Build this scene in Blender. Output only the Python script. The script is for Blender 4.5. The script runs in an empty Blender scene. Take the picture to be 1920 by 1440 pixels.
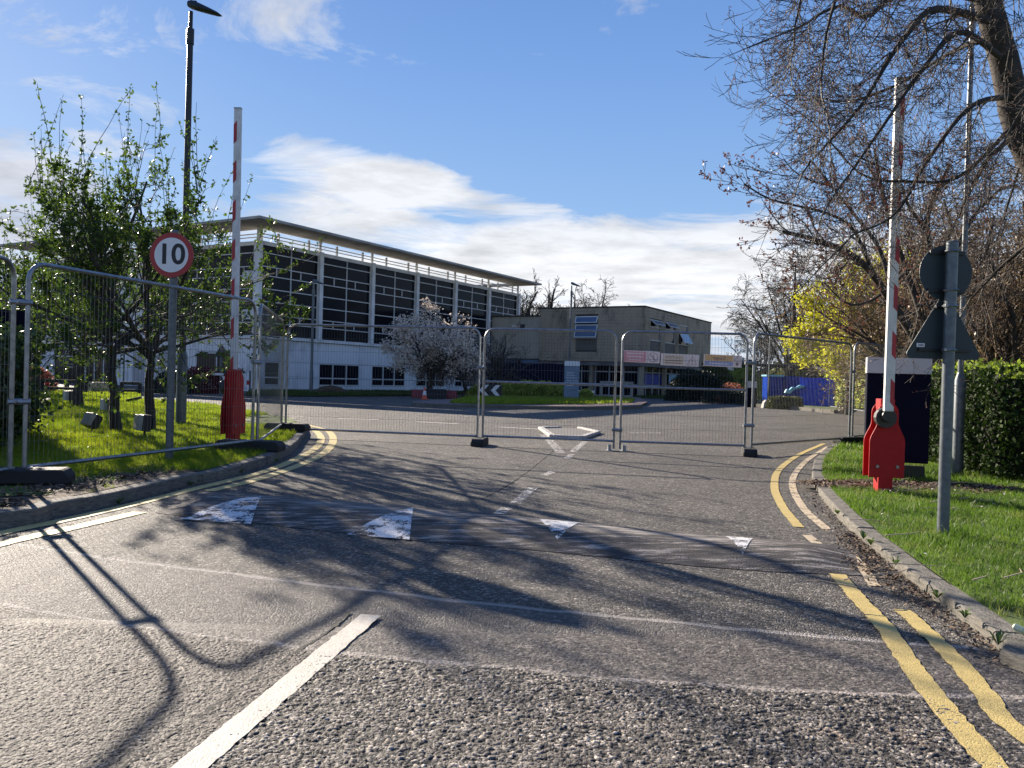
import bpy, bmesh, math, random
import numpy as np
from mathutils import Vector, Matrix, Euler
random.seed(7); rng = np.random.default_rng(7)
S = bpy.context.scene
COL = S.collection
# ------------------------------------------------------------------ camera
EYE = Vector((0, 0, 1.2)); F = 1500.0
PITCH = math.atan(13 / F); ROLL = math.radians(1.62)
CM = Matrix.Rotation(math.pi / 2 - PITCH, 4, 'X') @ Matrix.Rotation(ROLL, 4, 'Z')
cam_d = bpy.data.cameras.new('camera'); cam = bpy.data.objects.new('camera', cam_d); COL.objects.link(cam)
cam_d.sensor_width = 36; cam_d.lens = F / 1920 * 36; cam_d.clip_end = 5000; cam_d.clip_start = 0.05
cam.matrix_world = Matrix.Translation(EYE) @ CM
S.camera = cam
# ------------------------------------------------------------------ light
SUN_EL = math.radians(21.5); SUN_AZ = math.atan2(-0.618, 0.786)      # azimuth from +Y towards +X
SUN = Vector((math.sin(SUN_AZ) * math.cos(SUN_EL), math.cos(SUN_AZ) * math.cos(SUN_EL), math.sin(SUN_EL)))
sl = bpy.data.lights.new('sun', 'SUN'); sl.energy = 5.0; sl.angle = math.radians(0.53); sl.color = (1, 0.885, 0.74)
so = bpy.data.objects.new('sun', sl); COL.objects.link(so); so.rotation_euler = SUN.to_track_quat('Z', 'Y').to_euler()
W = bpy.data.worlds.new('World'); S.world = W; W.use_nodes = True
wt = W.node_tree; wt.nodes.clear()
def N(t, typ, ins=None, **kw):
    n = t.nodes.new(typ)
    for k, v in kw.items(): setattr(n, k, v)
    if ins:
        for k, v in ins.items():
            if isinstance(v, bpy.types.NodeSocket): t.links.new(v, n.inputs[k])
            else: n.inputs[k].default_value = v
    return n
def M_(t, op, a, b=None, c=None, clamp=False):
    n = t.nodes.new('ShaderNodeMath'); n.operation = op; n.use_clamp = clamp
    for i, v in enumerate((a, b, c)):
        if v is None: continue
        if isinstance(v, bpy.types.NodeSocket): t.links.new(v, n.inputs[i])
        else: n.inputs[i].default_value = v
    return n.outputs[0]
def RAMP(t, fac, stops, interp='LINEAR'):
    n = t.nodes.new('ShaderNodeValToRGB'); t.links.new(fac, n.inputs[0]); cr = n.color_ramp; cr.interpolation = interp
    while len(cr.elements) < len(stops): cr.elements.new(0.5)
    for e, (p, c) in zip(cr.elements, stops):
        e.position = p; e.color = (c, c, c, 1) if isinstance(c, (int, float)) else (*c, 1)
    return n.outputs[0]
def MIX(t, fac, a, b, mode='MIX'):
    n = t.nodes.new('ShaderNodeMix'); n.data_type = 'RGBA'; n.blend_type = mode
    for idx, v in ((0, fac), (6, a), (7, b)):
        if isinstance(v, bpy.types.NodeSocket): t.links.new(v, n.inputs[idx])
        elif isinstance(v, (int, float)): n.inputs[idx].default_value = v
        else: n.inputs[idx].default_value = (*v, 1)
    return n.outputs[2]
sky = N(wt, 'ShaderNodeTexSky', sky_type='NISHITA', sun_disc=False)
sky.sun_elevation = SUN_EL; sky.sun_rotation = SUN_AZ; sky.air_density = 1.0; sky.dust_density = 0.3; sky.ozone_density = 2.0
tc = N(wt, 'ShaderNodeTexCoord'); sx = N(wt, 'ShaderNodeSeparateXYZ', {0: tc.outputs['Generated']})
X_, Y_, Z_ = sx.outputs
zz = M_(wt, 'ADD', M_(wt, 'MAXIMUM', Z_, 0.0), 0.10)
px_ = M_(wt, 'DIVIDE', X_, zz); py_ = M_(wt, 'DIVIDE', Y_, zz)
cv = N(wt, 'ShaderNodeCombineXYZ', {0: px_, 1: M_(wt, 'MULTIPLY', py_, 1.25), 2: 3.7})
n1 = N(wt, 'ShaderNodeTexNoise', {'Vector': cv.outputs[0], 'Scale': 1.5, 'Detail': 12.0, 'Roughness': 0.64, 'Distortion': 0.55})
n2 = N(wt, 'ShaderNodeTexNoise', {'Vector': cv.outputs[0], 'Scale': 0.22, 'Detail': 3.0, 'Roughness': 0.5})
ysafe = M_(wt, 'MAXIMUM', Y_, 0.02)
u = M_(wt, 'DIVIDE', X_, ysafe); v = M_(wt, 'DIVIDE', Z_, ysafe)
def ell(u0, v0, ru, rv, slope=0.0):
    a = M_(wt, 'DIVIDE', M_(wt, 'SUBTRACT', u, u0), ru)
    vv = M_(wt, 'SUBTRACT', M_(wt, 'SUBTRACT', v, v0), M_(wt, 'MULTIPLY', M_(wt, 'SUBTRACT', u, u0), slope))
    b = M_(wt, 'DIVIDE', vv, rv)
    d = M_(wt, 'ADD', M_(wt, 'MULTIPLY', a, a), M_(wt, 'MULTIPLY', b, b))
    return M_(wt, 'SUBTRACT', 1.0, d, clamp=True)
cover = M_(wt, 'ADD', M_(wt, 'MULTIPLY_ADD', n1.outputs['Fac'], 1.35, -0.17), M_(wt, 'MULTIPLY', M_(wt, 'SUBTRACT', n2.outputs['Fac'], 0.5), 0.30))
low = RAMP(wt, Z_, [(0.0, 0.12), (0.12, 0.15), (0.185, 0.06), (0.26, -0.0), (0.5, 0.0)])
cover = M_(wt, 'ADD', cover, low)
hi_ = RAMP(wt, Z_, [(0.2, 0.0), (0.30, 0.11), (0.5, 0.10)])
cover = M_(wt, 'SUBTRACT', cover, hi_)
for (u0, v0, ru, rv, sl_, amp) in [(-0.22, 0.258, 0.17, 0.040, -0.16, 0.30), (-0.08, 0.230, 0.17, 0.034, -0.14, 0.27), (-0.22, 0.205, 0.13, 0.03, 0.0, 0.14), (0.30, 0.150, 0.42, 0.085, 0.03, 0.20),
                                   (0.02, 0.15, 0.2, 0.05, 0.0, 0.20), (-0.62, 0.21, 0.16, 0.08, -0.2, 0.32), (-0.30, 0.19, 0.2, 0.04, 0.0, 0.10), (-0.50, 0.40, 0.30, 0.12, 0.1, 0.20),
                                   (0.12, 0.25, 0.20, 0.05, 0, -0.25), (-0.02, 0.34, 0.3, 0.05, 0.0, -0.25), (0.3, 0.33, 0.4, 0.1, 0.0, -0.25)]:
    cover = M_(wt, 'ADD', cover, M_(wt, 'MULTIPLY', ell(u0, v0, ru, rv, sl_), amp))
cmask = RAMP(wt, cover, [(0.55, 0.0), (0.64, 0.45), (0.80, 0.96)])
skyr = RAMP(wt, Z_, [(0.0, (4.2, 4.9, 6.3)), (0.10, (3.2, 4.4, 6.4)), (0.20, (2.1, 3.6, 6.2)), (0.36, (1.35, 2.75, 5.8)), (0.6, (0.7, 1.6, 4.3)), (1.0, (0.5, 1.2, 3.6))])
skyc = N(wt, 'ShaderNodeHueSaturation', {'Color': MIX(wt, 0.86, sky.outputs[0], skyr), 'Saturation': 1.0, 'Value': 1.0, 'Fac': 1.0})
shade = RAMP(wt, n2.outputs['Fac'], [(0.35, (4.1, 4.4, 5.2)), (0.62, (7.0, 7.1, 7.3))])
n3 = N(wt, 'ShaderNodeTexNoise', {'Vector': cv.outputs[0], 'Scale': 2.2, 'Detail': 6.0, 'Roughness': 0.6})
shade = MIX(wt, 1.0, shade, RAMP(wt, n3.outputs['Fac'], [(0.3, 0.72), (0.6, 1.08)]), 'MULTIPLY')
final = MIX(wt, cmask, skyc.outputs[0], shade)
bg = N(wt, 'ShaderNodeBackground', {'Color': final, 'Strength': 0.054})
wo = N(wt, 'ShaderNodeOutputWorld', {'Surface': bg.outputs[0]})
S.view_settings.view_transform = 'Standard'; S.view_settings.look = 'None'; S.view_settings.gamma = 1.0
S.view_settings.use_curve_mapping = False; S.view_settings.exposure = 1.36
S.cycles.max_bounces = 6; S.cycles.transparent_max_bounces = 16; S.cycles.use_denoising = True

# ------------------------------------------------------------------ helpers
def ray(px, py):
    return (CM @ Vector(((px - 960) / F, -(py - 720) / F, -1, 0))).xyz
def g(px, py, z=0.0):                      # where a line of sight meets level z
    d = ray(px, py); t = (z - EYE.z) / d.z
    return EYE + d * t
def at(px, py, Y):                         # point at a distance Y ahead
    d = ray(px, py); return EYE + d * (Y / d.y)
def on_wall(px, py, P, D):                 # wall through P running along D: (metres along, height)
    d = ray(px, py); a = Matrix(((d.x, -D.x), (d.y, -D.y))); s = a.inverted() @ Vector((P.x - EYE.x, P.y - EYE.y))
    return s[1], EYE.z + d.z * s[0]
MATS = {}
def mat(name, col, rough=0.8, metal=0.0, var=0.12, scale=6.0, bump=0.0, bscale=40.0, spec=0.5, col2=None, trans=0.0, coat=0.0, detail=5.0, space='Object'):
    if name in MATS: return MATS[name]
    m = bpy.data.materials.new(name); m.use_nodes = True; t = m.node_tree; b = t.nodes['Principled BSDF']
    tc = N(t, 'ShaderNodeTexCoord')
    nz = N(t, 'ShaderNodeTexNoise', {'Vector': tc.outputs[space], 'Scale': scale, 'Detail': detail, 'Roughness': 0.6})
    c2 = col2 if col2 else tuple(min(1, c * (1 + var * 1.5)) for c in col); c1 = col if col2 else tuple(c * (1 - var * 1.5) for c in col)
    c = RAMP(t, nz.outputs['Fac'], [(0.3, c1), (0.7, c2)])
    t.links.new(c, b.inputs['Base Color']); b.inputs['Roughness'].default_value = rough; b.inputs['Metallic'].default_value = metal
    b.inputs['Specular IOR Level'].default_value = spec; b.inputs['Coat Weight'].default_value = coat
    if bump:
        nb = N(t, 'ShaderNodeTexNoise', {'Vector': tc.outputs[space], 'Scale': bscale, 'Detail': 4.0})
        bp = N(t, 'ShaderNodeBump', {'Height': nb.outputs['Fac'], 'Strength': bump, 'Distance': 0.01}); t.links.new(bp.outputs[0], b.inputs['Normal'])
    if trans:
        tr = N(t, 'ShaderNodeBsdfTranslucent', {'Color': c}); ms = N(t, 'ShaderNodeMixShader', {0: trans, 1: b.outputs[0], 2: tr.outputs[0]})
        t.links.new(ms.outputs[0], t.nodes['Material Output'].inputs['Surface'])
    MATS[name] = m; return m
def tag(o, label=None, cat=None, group=None, kind=None):
    if label: o['label'] = label
    if cat: o['category'] = cat
    if group: o['group'] = group
    if kind: o['kind'] = kind
    return o
def empty(name, loc=(0, 0, 0), rz=0, label=None, cat=None, group=None, kind=None, parent=None):
    o = bpy.data.objects.new(name, None); COL.objects.link(o); o.location = loc; o.rotation_euler = (0, 0, rz); o.empty_display_size = 0.2
    if parent: o.parent = parent
    return tag(o, label, cat, group, kind)
class MB:
    def __init__(s): s.v = []; s.f = []
    def box(s, c, d, rz=0, m=None):
        hx, hy, hz = d[0] / 2, d[1] / 2, d[2] / 2; n = len(s.v); ca, sa = math.cos(rz), math.sin(rz)
        for x, y, z in ((-hx, -hy, -hz), (hx, -hy, -hz), (hx, hy, -hz), (-hx, hy, -hz), (-hx, -hy, hz), (hx, -hy, hz), (hx, hy, hz), (-hx, hy, hz)):
            s.v.append((c[0] + x * ca - y * sa, c[1] + x * sa + y * ca, c[2] + z))
        s.f += [tuple(n + i for i in q) for q in ((0, 3, 2, 1), (4, 5, 6, 7), (0, 1, 5, 4), (1, 2, 6, 5), (2, 3, 7, 6), (3, 0, 4, 7))]; return s
    def tube(s, pts, r, sides=8, cap=True):
        pts = [Vector(p) for p in pts]; n0 = len(s.v); rr = r if isinstance(r, (list, tuple)) else [r] * len(pts); up = None
        for i, p in enumerate(pts):
            d = (pts[min(i + 1, len(pts) - 1)] - pts[max(i - 1, 0)]).normalized()
            if up is None: up = d.orthogonal().normalized()
            up = (up - d * up.dot(d)).normalized(); w = d.cross(up)
            for k in range(sides):
                a = 2 * math.pi * k / sides; s.v.append(tuple(p + (up * math.cos(a) + w * math.sin(a)) * rr[i]))
        for i in range(len(pts) - 1):
            for k in range(sides):
                a = n0 + i * sides + k; b = n0 + i * sides + (k + 1) % sides; s.f.append((a, b, b + sides, a + sides))
        if cap: s.f.append(tuple(n0 + k for k in range(sides))[::-1]); s.f.append(tuple(n0 + (len(pts) - 1) * sides + k for k in range(sides)))
        return s
    def prism(s, poly, z0, z1):            # poly in xy
        n = len(s.v); k = len(poly)
        for z in (z0, z1):
            for p in poly: s.v.append((p[0], p[1], z))
        s.f.append(tuple(range(n, n + k))[::-1]); s.f.append(tuple(range(n + k, n + 2 * k)))
        for i in range(k): j = (i + 1) % k; s.f.append((n + i, n + j, n + k + j, n + k + i))
        return s
    def plate(s, poly, y0, y1):            # poly in xz, thickness along y
        n = len(s.v); k = len(poly)
        for y in (y0, y1):
            for p in poly: s.v.append((p[0], y, p[1]))
        s.f.append(tuple(range(n, n + k))); s.f.append(tuple(range(n + k, n + 2 * k))[::-1])
        for i in range(k): j = (i + 1) % k; s.f.append((n + j, n + i, n + k + i, n + k + j))
        return s
    def xf(s, M): s.v = [tuple(M @ Vector(p)) for p in s.v]; return s
    def build(s, name, m, parent=None, smooth=False, bevel=0.0, fix=True):
        me = bpy.data.meshes.new(name); me.from_pydata(s.v, [], s.f)
        if fix or bevel:
            bm = bmesh.new(); bm.from_mesh(me); bmesh.ops.recalc_face_normals(bm, faces=bm.faces)
            if bevel: bmesh.ops.bevel(bm, geom=[e for e in bm.edges], offset=bevel, segments=1, affect='EDGES', profile=0.7, clamp_overlap=True)
            bm.to_mesh(me); bm.free()
        if smooth:
            me.polygons.foreach_set('use_smooth', [True] * len(me.polygons)); me.set_sharp_from_angle(angle=math.radians(40))
        return link(me, name, m, parent)
def link(me, name, m, parent=None):
    o = bpy.data.objects.new(name, me); COL.objects.link(o)
    if m is not None and not me.materials: me.materials.append(m)
    if parent: o.parent = parent
    return o
def npmesh(name, V, Fc, m, parent=None, smooth=False):      # V (n,3), Fc (k,c)
    V = np.asarray(V, dtype=np.float32); Fc = np.asarray(Fc, dtype=np.int32); k, c = Fc.shape
    me = bpy.data.meshes.new(name); me.vertices.add(len(V)); me.vertices.foreach_set('co', V.ravel())
    me.loops.add(k * c); me.loops.foreach_set('vertex_index', Fc.ravel()); me.polygons.add(k)
    me.polygons.foreach_set('loop_start', np.arange(0, k * c, c, dtype=np.int32)); me.polygons.foreach_set('loop_total', np.full(k, c, dtype=np.int32))
    if smooth: me.polygons.foreach_set('use_smooth', np.ones(k, dtype=bool))
    me.update(calc_edges=True); return link(me, name, m, parent)
def copy_tree(o, parent=None):
    c = o.copy(); COL.objects.link(c); c.parent = parent
    for ch in list(o.children): copy_tree(ch, c)
    return c
def catmull(P, step):
    P = [Vector(p) for p in P]; Q = []
    ext = [P[0] * 2 - P[1]] + P + [P[-1] * 2 - P[-2]]
    for i in range(1, len(ext) - 2):
        a, b, c, d = ext[i - 1:i + 3]
        n = max(2, int((c - b).length / step * 3))
        for k in range(n):
            t = k / n; Q.append(0.5 * ((2 * b) + (c - a) * t + (2 * a - 5 * b + 4 * c - d) * t * t + (3 * b - a - 3 * c + d) * t ** 3))
    Q.append(P[-1]); R = [Q[0]]; acc = 0
    for i in range(1, len(Q)):
        seg = (Q[i] - Q[i - 1]).length
        while acc + seg >= step:
            t = (step - acc) / seg; p = Q[i - 1].lerp(Q[i], t); R.append(p); Q[i - 1] = p; seg = (Q[i] - p).length; acc = 0
        acc += seg
    if (R[-1] - Q[-1]).length > step * 0.3: R.append(Q[-1])
    return R
def side(P, i):
    d = (P[min(i + 1, len(P) - 1)] - P[max(i - 1, 0)]); d.z = 0; d.normalize(); return Vector((d.y, -d.x, 0))   # right-hand side
def in_poly(x, y, poly):
    ins = np.zeros(len(x), bool); n = len(poly)
    for i in range(n):
        x0, y0 = poly[i][0], poly[i][1]; x1, y1 = poly[(i + 1) % n][0], poly[(i + 1) % n][1]
        c = ((y0 > y) != (y1 > y)); xx = (x1 - x0) * (y - y0) / (y1 - y0 + 1e-12) + x0; ins ^= c & (x < xx)
    return ins
def text(body, size, m, parent, loc, rot=(math.pi / 2, 0, 0), align='CENTER', ext=0.002, sx=1.0, bold=0.0, name='lettering', mirror=False):
    cu = bpy.data.curves.new(name, 'FONT'); cu.body = body; cu.size = size; cu.extrude = ext; cu.align_x = align; cu.align_y = 'CENTER'; cu.offset = bold
    o = bpy.data.objects.new(name, cu); COL.objects.link(o); o.location = loc; o.rotation_euler = rot; o.scale = (-sx if mirror else sx, 1, 1)
    cu.materials.append(m); bpy.context.view_layer.update(); me = bpy.data.meshes.new_from_object(o); bpy.data.objects.remove(o); bpy.data.curves.remove(cu)
    o = bpy.data.objects.new(name, me); COL.objects.link(o); o.location = loc; o.rotation_euler = rot; o.scale = (-sx if mirror else sx, 1, 1); o.parent = parent; return o
def noise2(x, y, seed=0):                  # cheap value noise, numpy
    def h(i, j):
        n = (i * 374761393 + j * 668265263 + seed * 1442695041) & 0xFFFFFFFF; n = ((n ^ (n >> 13)) * 1274126177) & 0xFFFFFFFF; return ((n ^ (n >> 16)) & 0xFFFF) / 65535.0
    xi = np.floor(x).astype(np.int64); yi = np.floor(y).astype(np.int64); fx = x - xi; fy = y - yi; fx = fx * fx * (3 - 2 * fx); fy = fy * fy * (3 - 2 * fy)
    return (h(xi, yi) * (1 - fx) + h(xi + 1, yi) * fx) * (1 - fy) + (h(xi, yi + 1) * (1 - fx) + h(xi + 1, yi + 1) * fx) * fy
# ------------------------------------------------------------------ ground materials
def road_mat():
    m = bpy.data.materials.new('asphalt'); m.use_nodes = True; t = m.node_tree; b = t.nodes['Principled BSDF']
    geo = N(t, 'ShaderNodeNewGeometry'); pos = geo.outputs['Position']; s = N(t, 'ShaderNodeSeparateXYZ', {0: pos})
    x, y = s.outputs[0], s.outputs[1]
    wob = N(t, 'ShaderNodeTexNoise', {'Vector': pos, 'Scale': 1.7, 'Detail': 6.0, 'Roughness': 0.65})
    w = M_(t, 'MULTIPLY', M_(t, 'SUBTRACT', wob.outputs['Fac'], 0.5), 0.16)
    # joint lines of the reinstated trench: y = a + b x + c x^2
    def dline(a, bb, c):
        f = M_(t, 'ADD', M_(t, 'MULTIPLY_ADD', x, bb, a), M_(t, 'MULTIPLY', M_(t, 'MULTIPLY', x, x), c))
        return M_(t, 'ADD', M_(t, 'SUBTRACT', y, f), w)
    d1 = dline(4.19, -0.27, 0.022); d2 = dline(3.26, -0.17, 0.045)
    def band(d, wd): return RAMP(t, M_(t, 'ABSOLUTE', d), [(0.0, 1.0), (wd * .6, 0.9), (wd, 0.0)])
    onroad = M_(t, 'MULTIPLY', M_(t, 'LESS_THAN', x, 2.2), M_(t, 'GREATER_THAN', x, -4.2))
    l1 = M_(t, 'MULTIPLY', band(d1, 0.030), onroad); l2 = M_(t, 'MULTIPLY', band(d2, 0.028), onroad)
    inb = M_(t, 'MULTIPLY', M_(t, 'LESS_THAN', d1, 0.0), M_(t, 'GREATER_THAN', d2, 0.0))
    # stones
    vo = N(t, 'ShaderNodeTexVoronoi', {'Vector': pos, 'Scale': 60.0, 'Randomness': 1.0}, voronoi_dimensions='3D')
    vf = N(t, 'ShaderNodeTexVoronoi', {'Vector': pos, 'Scale': 60.0}, voronoi_dimensions='3D', feature='DISTANCE_TO_EDGE')
    sc = N(t, 'ShaderNodeSeparateColor', {0: vo.outputs['Color']})
    big = N(t, 'ShaderNodeTexNoise', {'Vector': pos, 'Scale': 0.55, 'Detail': 8.0, 'Roughness': 0.62})
    mid = N(t, 'ShaderNodeTexNoise', {'Vector': pos, 'Scale': 5.0, 'Detail': 8.0, 'Roughness': 0.7})
    base = RAMP(t, big.outputs['Fac'], [(0.3, (0.105, 0.097, 0.085)), (0.55, (0.155, 0.141, 0.122)), (0.75, (0.205, 0.182, 0.153))])
    base = MIX(t, 1.0, base, RAMP(t, mid.outputs['Fac'], [(0.3, 0.72), (0.7, 1.2)]), 'MULTIPLY')
    st = RAMP(t, sc.outputs[0], [(0.0, 0.25), (0.4, 0.8), (0.75, 1.4), (1.0, 3.2)])
    base = MIX(t, 0.8, base, st, 'MULTIPLY')
    base = MIX(t, RAMP(t, vf.outputs[0], [(0.0, 0.55), (0.12, 0.0)]), base, (0.03, 0.028, 0.027))
    # sandy / rust patches
    pt = N(t, 'ShaderNodeTexNoise', {'Vector': pos, 'Scale': 1.15, 'Detail': 9.0, 'Roughness': 0.75})
    base = MIX(t, RAMP(t, pt.outputs['Fac'], [(0.60, 0.0), (0.70, 0.5)]), base, (0.36, 0.26, 0.17))
    # silt towards the kerbs
    base = MIX(t, M_(t, 'MULTIPLY', inb, 0.5), base, (0.105, 0.095, 0.088))
    base = MIX(t, M_(t, 'MULTIPLY', l1, 0.85), base, (0.42, 0.38, 0.34)); base = MIX(t, M_(t, 'MULTIPLY', l2, 0.75), base, (0.34, 0.31, 0.28))
    # brown worn lane left of the centre line
    brown = M_(t, 'MULTIPLY', M_(t, 'LESS_THAN', d2, 0.0), M_(t, 'LESS_THAN', M_(t, 'MULTIPLY_ADD', y, -0.173, x), -1.38))
    base = MIX(t, M_(t, 'MULTIPLY', brown, 0.55), base, (0.085, 0.070, 0.060))
    t.links.new(base, b.inputs['Base Color']); b.inputs['Roughness'].default_value = 0.72; b.inputs['Specular IOR Level'].default_value = 0.30
    h = M_(t, 'ADD', M_(t, 'MULTIPLY', M_(t, 'MINIMUM', vf.outputs[0], 0.25), 2.2), M_(t, 'MULTIPLY', sc.outputs[1], 0.6))
    nb = N(t, 'ShaderNodeTexNoise', {'Vector': pos, 'Scale': 28.0, 'Detail': 5.0, 'Roughness': 0.7})
    h = M_(t, 'ADD', h, M_(t, 'MULTIPLY', nb.outputs['Fac'], 1.2))
    k = M_(t, 'SUBTRACT', 1.0, M_(t, 'MULTIPLY', inb, 0.45))
    bp = N(t, 'ShaderNodeBump', {'Height': M_(t, 'MULTIPLY', h, k), 'Strength': 1.0, 'Distance': 0.019}); t.links.new(bp.outputs[0], b.inputs['Normal'])
    return m
ASPH = road_mat()
def paint_mat(name, col, wear=0.5, scale=9.0):
    m = bpy.data.materials.new(name); m.use_nodes = True; t = m.node_tree; b = t.nodes['Principled BSDF']
    pos = N(t, 'ShaderNodeNewGeometry').outputs['Position']
    a = N(t, 'ShaderNodeTexNoise', {'Vector': pos, 'Scale': scale, 'Detail': 9.0, 'Roughness': 0.75})
    f = N(t, 'ShaderNodeTexNoise', {'Vector': pos, 'Scale': 60.0, 'Detail': 5.0, 'Roughness': 0.7})
    c = MIX(t, 1.0, RAMP(t, a.outputs['Fac'], [(0.3, tuple(q * .72 for q in col)), (0.6, col)]), RAMP(t, f.outputs['Fac'], [(0.3, 0.75), (0.6, 1.05)]), 'MULTIPLY')
    t.links.new(c, b.inputs['Base Color']); b.inputs['Roughness'].default_value = 0.65
    hole = M_(t, 'ADD', M_(t, 'MULTIPLY', a.outputs['Fac'], 0.75), M_(t, 'MULTIPLY', f.outputs['Fac'], 0.3))
    al = RAMP(t, hole, [(wear - 0.015, 0.0), (wear + 0.015, 1.0)]); t.links.new(al, b.inputs['Alpha'])
    vo = N(t, 'ShaderNodeTexVoronoi', {'Vector': pos, 'Scale': 75.0}, feature='DISTANCE_TO_EDGE')
    bp = N(t, 'ShaderNodeBump', {'Height': M_(t, 'MINIMUM', vo.outputs[0], 0.2), 'Strength': 0.5, 'Distance': 0.008}); t.links.new(bp.outputs[0], b.inputs['Normal'])
    return m
YEL = paint_mat('yellow_paint', (0.58, 0.44, 0.155), 0.37); WHT = paint_mat('white_paint', (0.56, 0.51, 0.42), 0.385)
WORN = paint_mat('worn_white_paint', (0.62, 0.58, 0.52), 0.53, 16); TRI = paint_mat('hump_triangle_paint', (0.70, 0.69, 0.67), 0.505, 6)
YOLD = paint_mat('faded_yellow_paint', (0.62, 0.50, 0.33), 0.47)
GRND = mat('dull_turf', (0.035, 0.06, 0.012), 0.95, var=0.35, scale=2.5, bump=0.6, bscale=30, col2=(0.09, 0.12, 0.025))
SOIL = mat('leaf_litter', (0.035, 0.022, 0.014), 0.95, scale=20, bump=0.8, bscale=60, col2=(0.13, 0.085, 0.05))
KERB = mat('kerb_concrete', (0.07, 0.064, 0.054), 0.9, scale=9, bump=0.8, bscale=45, col2=(0.23, 0.21, 0.17), space='Generated')
CONC = mat('pale_concrete', (0.30, 0.28, 0.25), 0.9, scale=5, bump=0.3, col2=(0.46, 0.43, 0.39))
LZ = 0.12; RZ = 0.078
# far ground to the horizon
mb = MB(); R_ = 1600
mb.v = [(-R_, -60, -0.03), (R_, -60, -0.03), (R_, 2600, -0.03), (-R_, 2600, -0.03)]; mb.f = [(0, 1, 2, 3)]
tag(mb.build('ground', GRND), 'dull green turf stretching away behind the buildings', kind='structure')
# road sheet
def sheet(name, poly, z, m, parent=None, **kw):
    mb = MB(); mb.v = [(p[0], p[1], z) for p in poly]; mb.f = [tuple(range(len(poly)))]
    bm = bmesh.new(); me = bpy.data.meshes.new(name); me.from_pydata(mb.v, [], mb.f); bm.from_mesh(me); bmesh.ops.recalc_face_normals(bm, faces=bm.faces)
    if bm.faces[:] and bm.faces[:][0].normal.z < 0: bmesh.ops.reverse_faces(bm, faces=bm.faces)
    bmesh.ops.triangulate(bm, faces=bm.faces); bm.to_mesh(me); bm.free()
    return tag(link(me, name, m, parent), **kw)
road = sheet('road', [(-70, -12), (60, -12), (60, 64), (-70, 64)], 0.0, ASPH, kind='structure')
# kerb lines (foot of the kerb face on the road)
LK = [g(*p) for p in ((0, 990), (100, 969), (200, 949), (290, 927), (340, 914), (400, 902), (450, 888), (510, 868), (550, 846), (570, 822), (572, 806), (556, 793), (520, 786), (480, 779), (420, 768), (350, 760), (270, 756))]
LK = [Vector((-6.2, 2.2, 0)), Vector((-5.6, 4.0, 0))] + LK
RK = [g(*p) for p in ((1700, 806), (1618, 822), (1566, 837), (1534, 860), (1521, 890), (1530, 920), (1562, 962), (1608, 1008), (1668, 1058), (1735, 1113), (1805, 1166), (1875, 1222), (1940, 1275))] + [Vector((2.9, 1.4, 0)), Vector((3.4, -1.5, 0))]
def kerb(line, sgn, name_label, step=0.90, parentname='kerb', ztop_=0.12):
    root = empty(parentname, line[0], kind='structure'); root['label'] = name_label
    P = catmull(line, 0.15); n = int(round(step / 0.15)); r = random.Random(5)
    for i0 in range(0, len(P) - 1, n):
        i1 = min(i0 + n, len(P) - 1)
        if i1 - i0 < 2: continue
        mb = MB(); top = ztop_ - 0.01 + r.uniform(-.008, .006); sh = r.uniform(-.006, .006)
        for i in range(i0, i1 + 1):
            q = P[i].copy(); d = side(P, i) * sgn
            if i == i0: q += (P[i + 1] - P[i]).normalized() * 0.002
            if i == i1: q -= (P[i] - P[i - 1]).normalized() * 0.002
            q += d * sh
            for off, z in ((0, -0.02), (0.006, top - 0.014), (0.012, top - 0.004), (0.022, top), (0.135, top + .001), (0.14, -0.02)):
                e = q + d * off; mb.v.append((e.x, e.y, z))
        k = 6
        for i in range(i1 - i0):
            for j in range(k - 1): a = i * k + j; mb.f.append((a, a + 1, a + k + 1, a + k))
        mb.f.append(tuple(range(k))); e = (i1 - i0) * k; mb.f.append(tuple(e + j for j in range(k))[::-1])
        o = mb.build('kerbstone', KERB, root); o.location = -root.location
    return root, P
lk_root, LP = kerb(LK, -1, 'curved concrete kerb round the left lawn')
rk_root, RP = kerb(RK, -1, 'curved concrete kerb round the right verge', ztop_=0.08)
off = lambda P, s, o: [P[i] + side(P, i) * s * o for i in range(len(P))]
LIN = off(LP, -1, 0.138); RIN = off(RP, -1, 0.138)
left_poly = [(p.x, p.y) for p in LIN] + [tuple(g(*q, LZ)[:2]) for q in ((238, 757), (232, 749), (264, 743), (262, 735), (130, 733), (0, 731), (-120, 729))] + [(-40, 30), (-40, -6), (-7.5, -6)]
right_poly = [(p.x, p.y) for p in RIN] + [(3.6, -6), (40, -6), (40, 26), (18, 24)]
LAWN = mat('lawn_soil', (0.05, 0.075, 0.012), 0.95, scale=1.6, bump=0.7, bscale=90, col2=(0.12, 0.17, 0.025))
sheet('lawn', left_poly, LZ - 0.012, LAWN, kind='structure', label='lawn with trees and floodlights left of the road')
sheet('verge', right_poly, RZ - 0.012, LAWN, kind='structure', label='grass verge right of the road')
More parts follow.
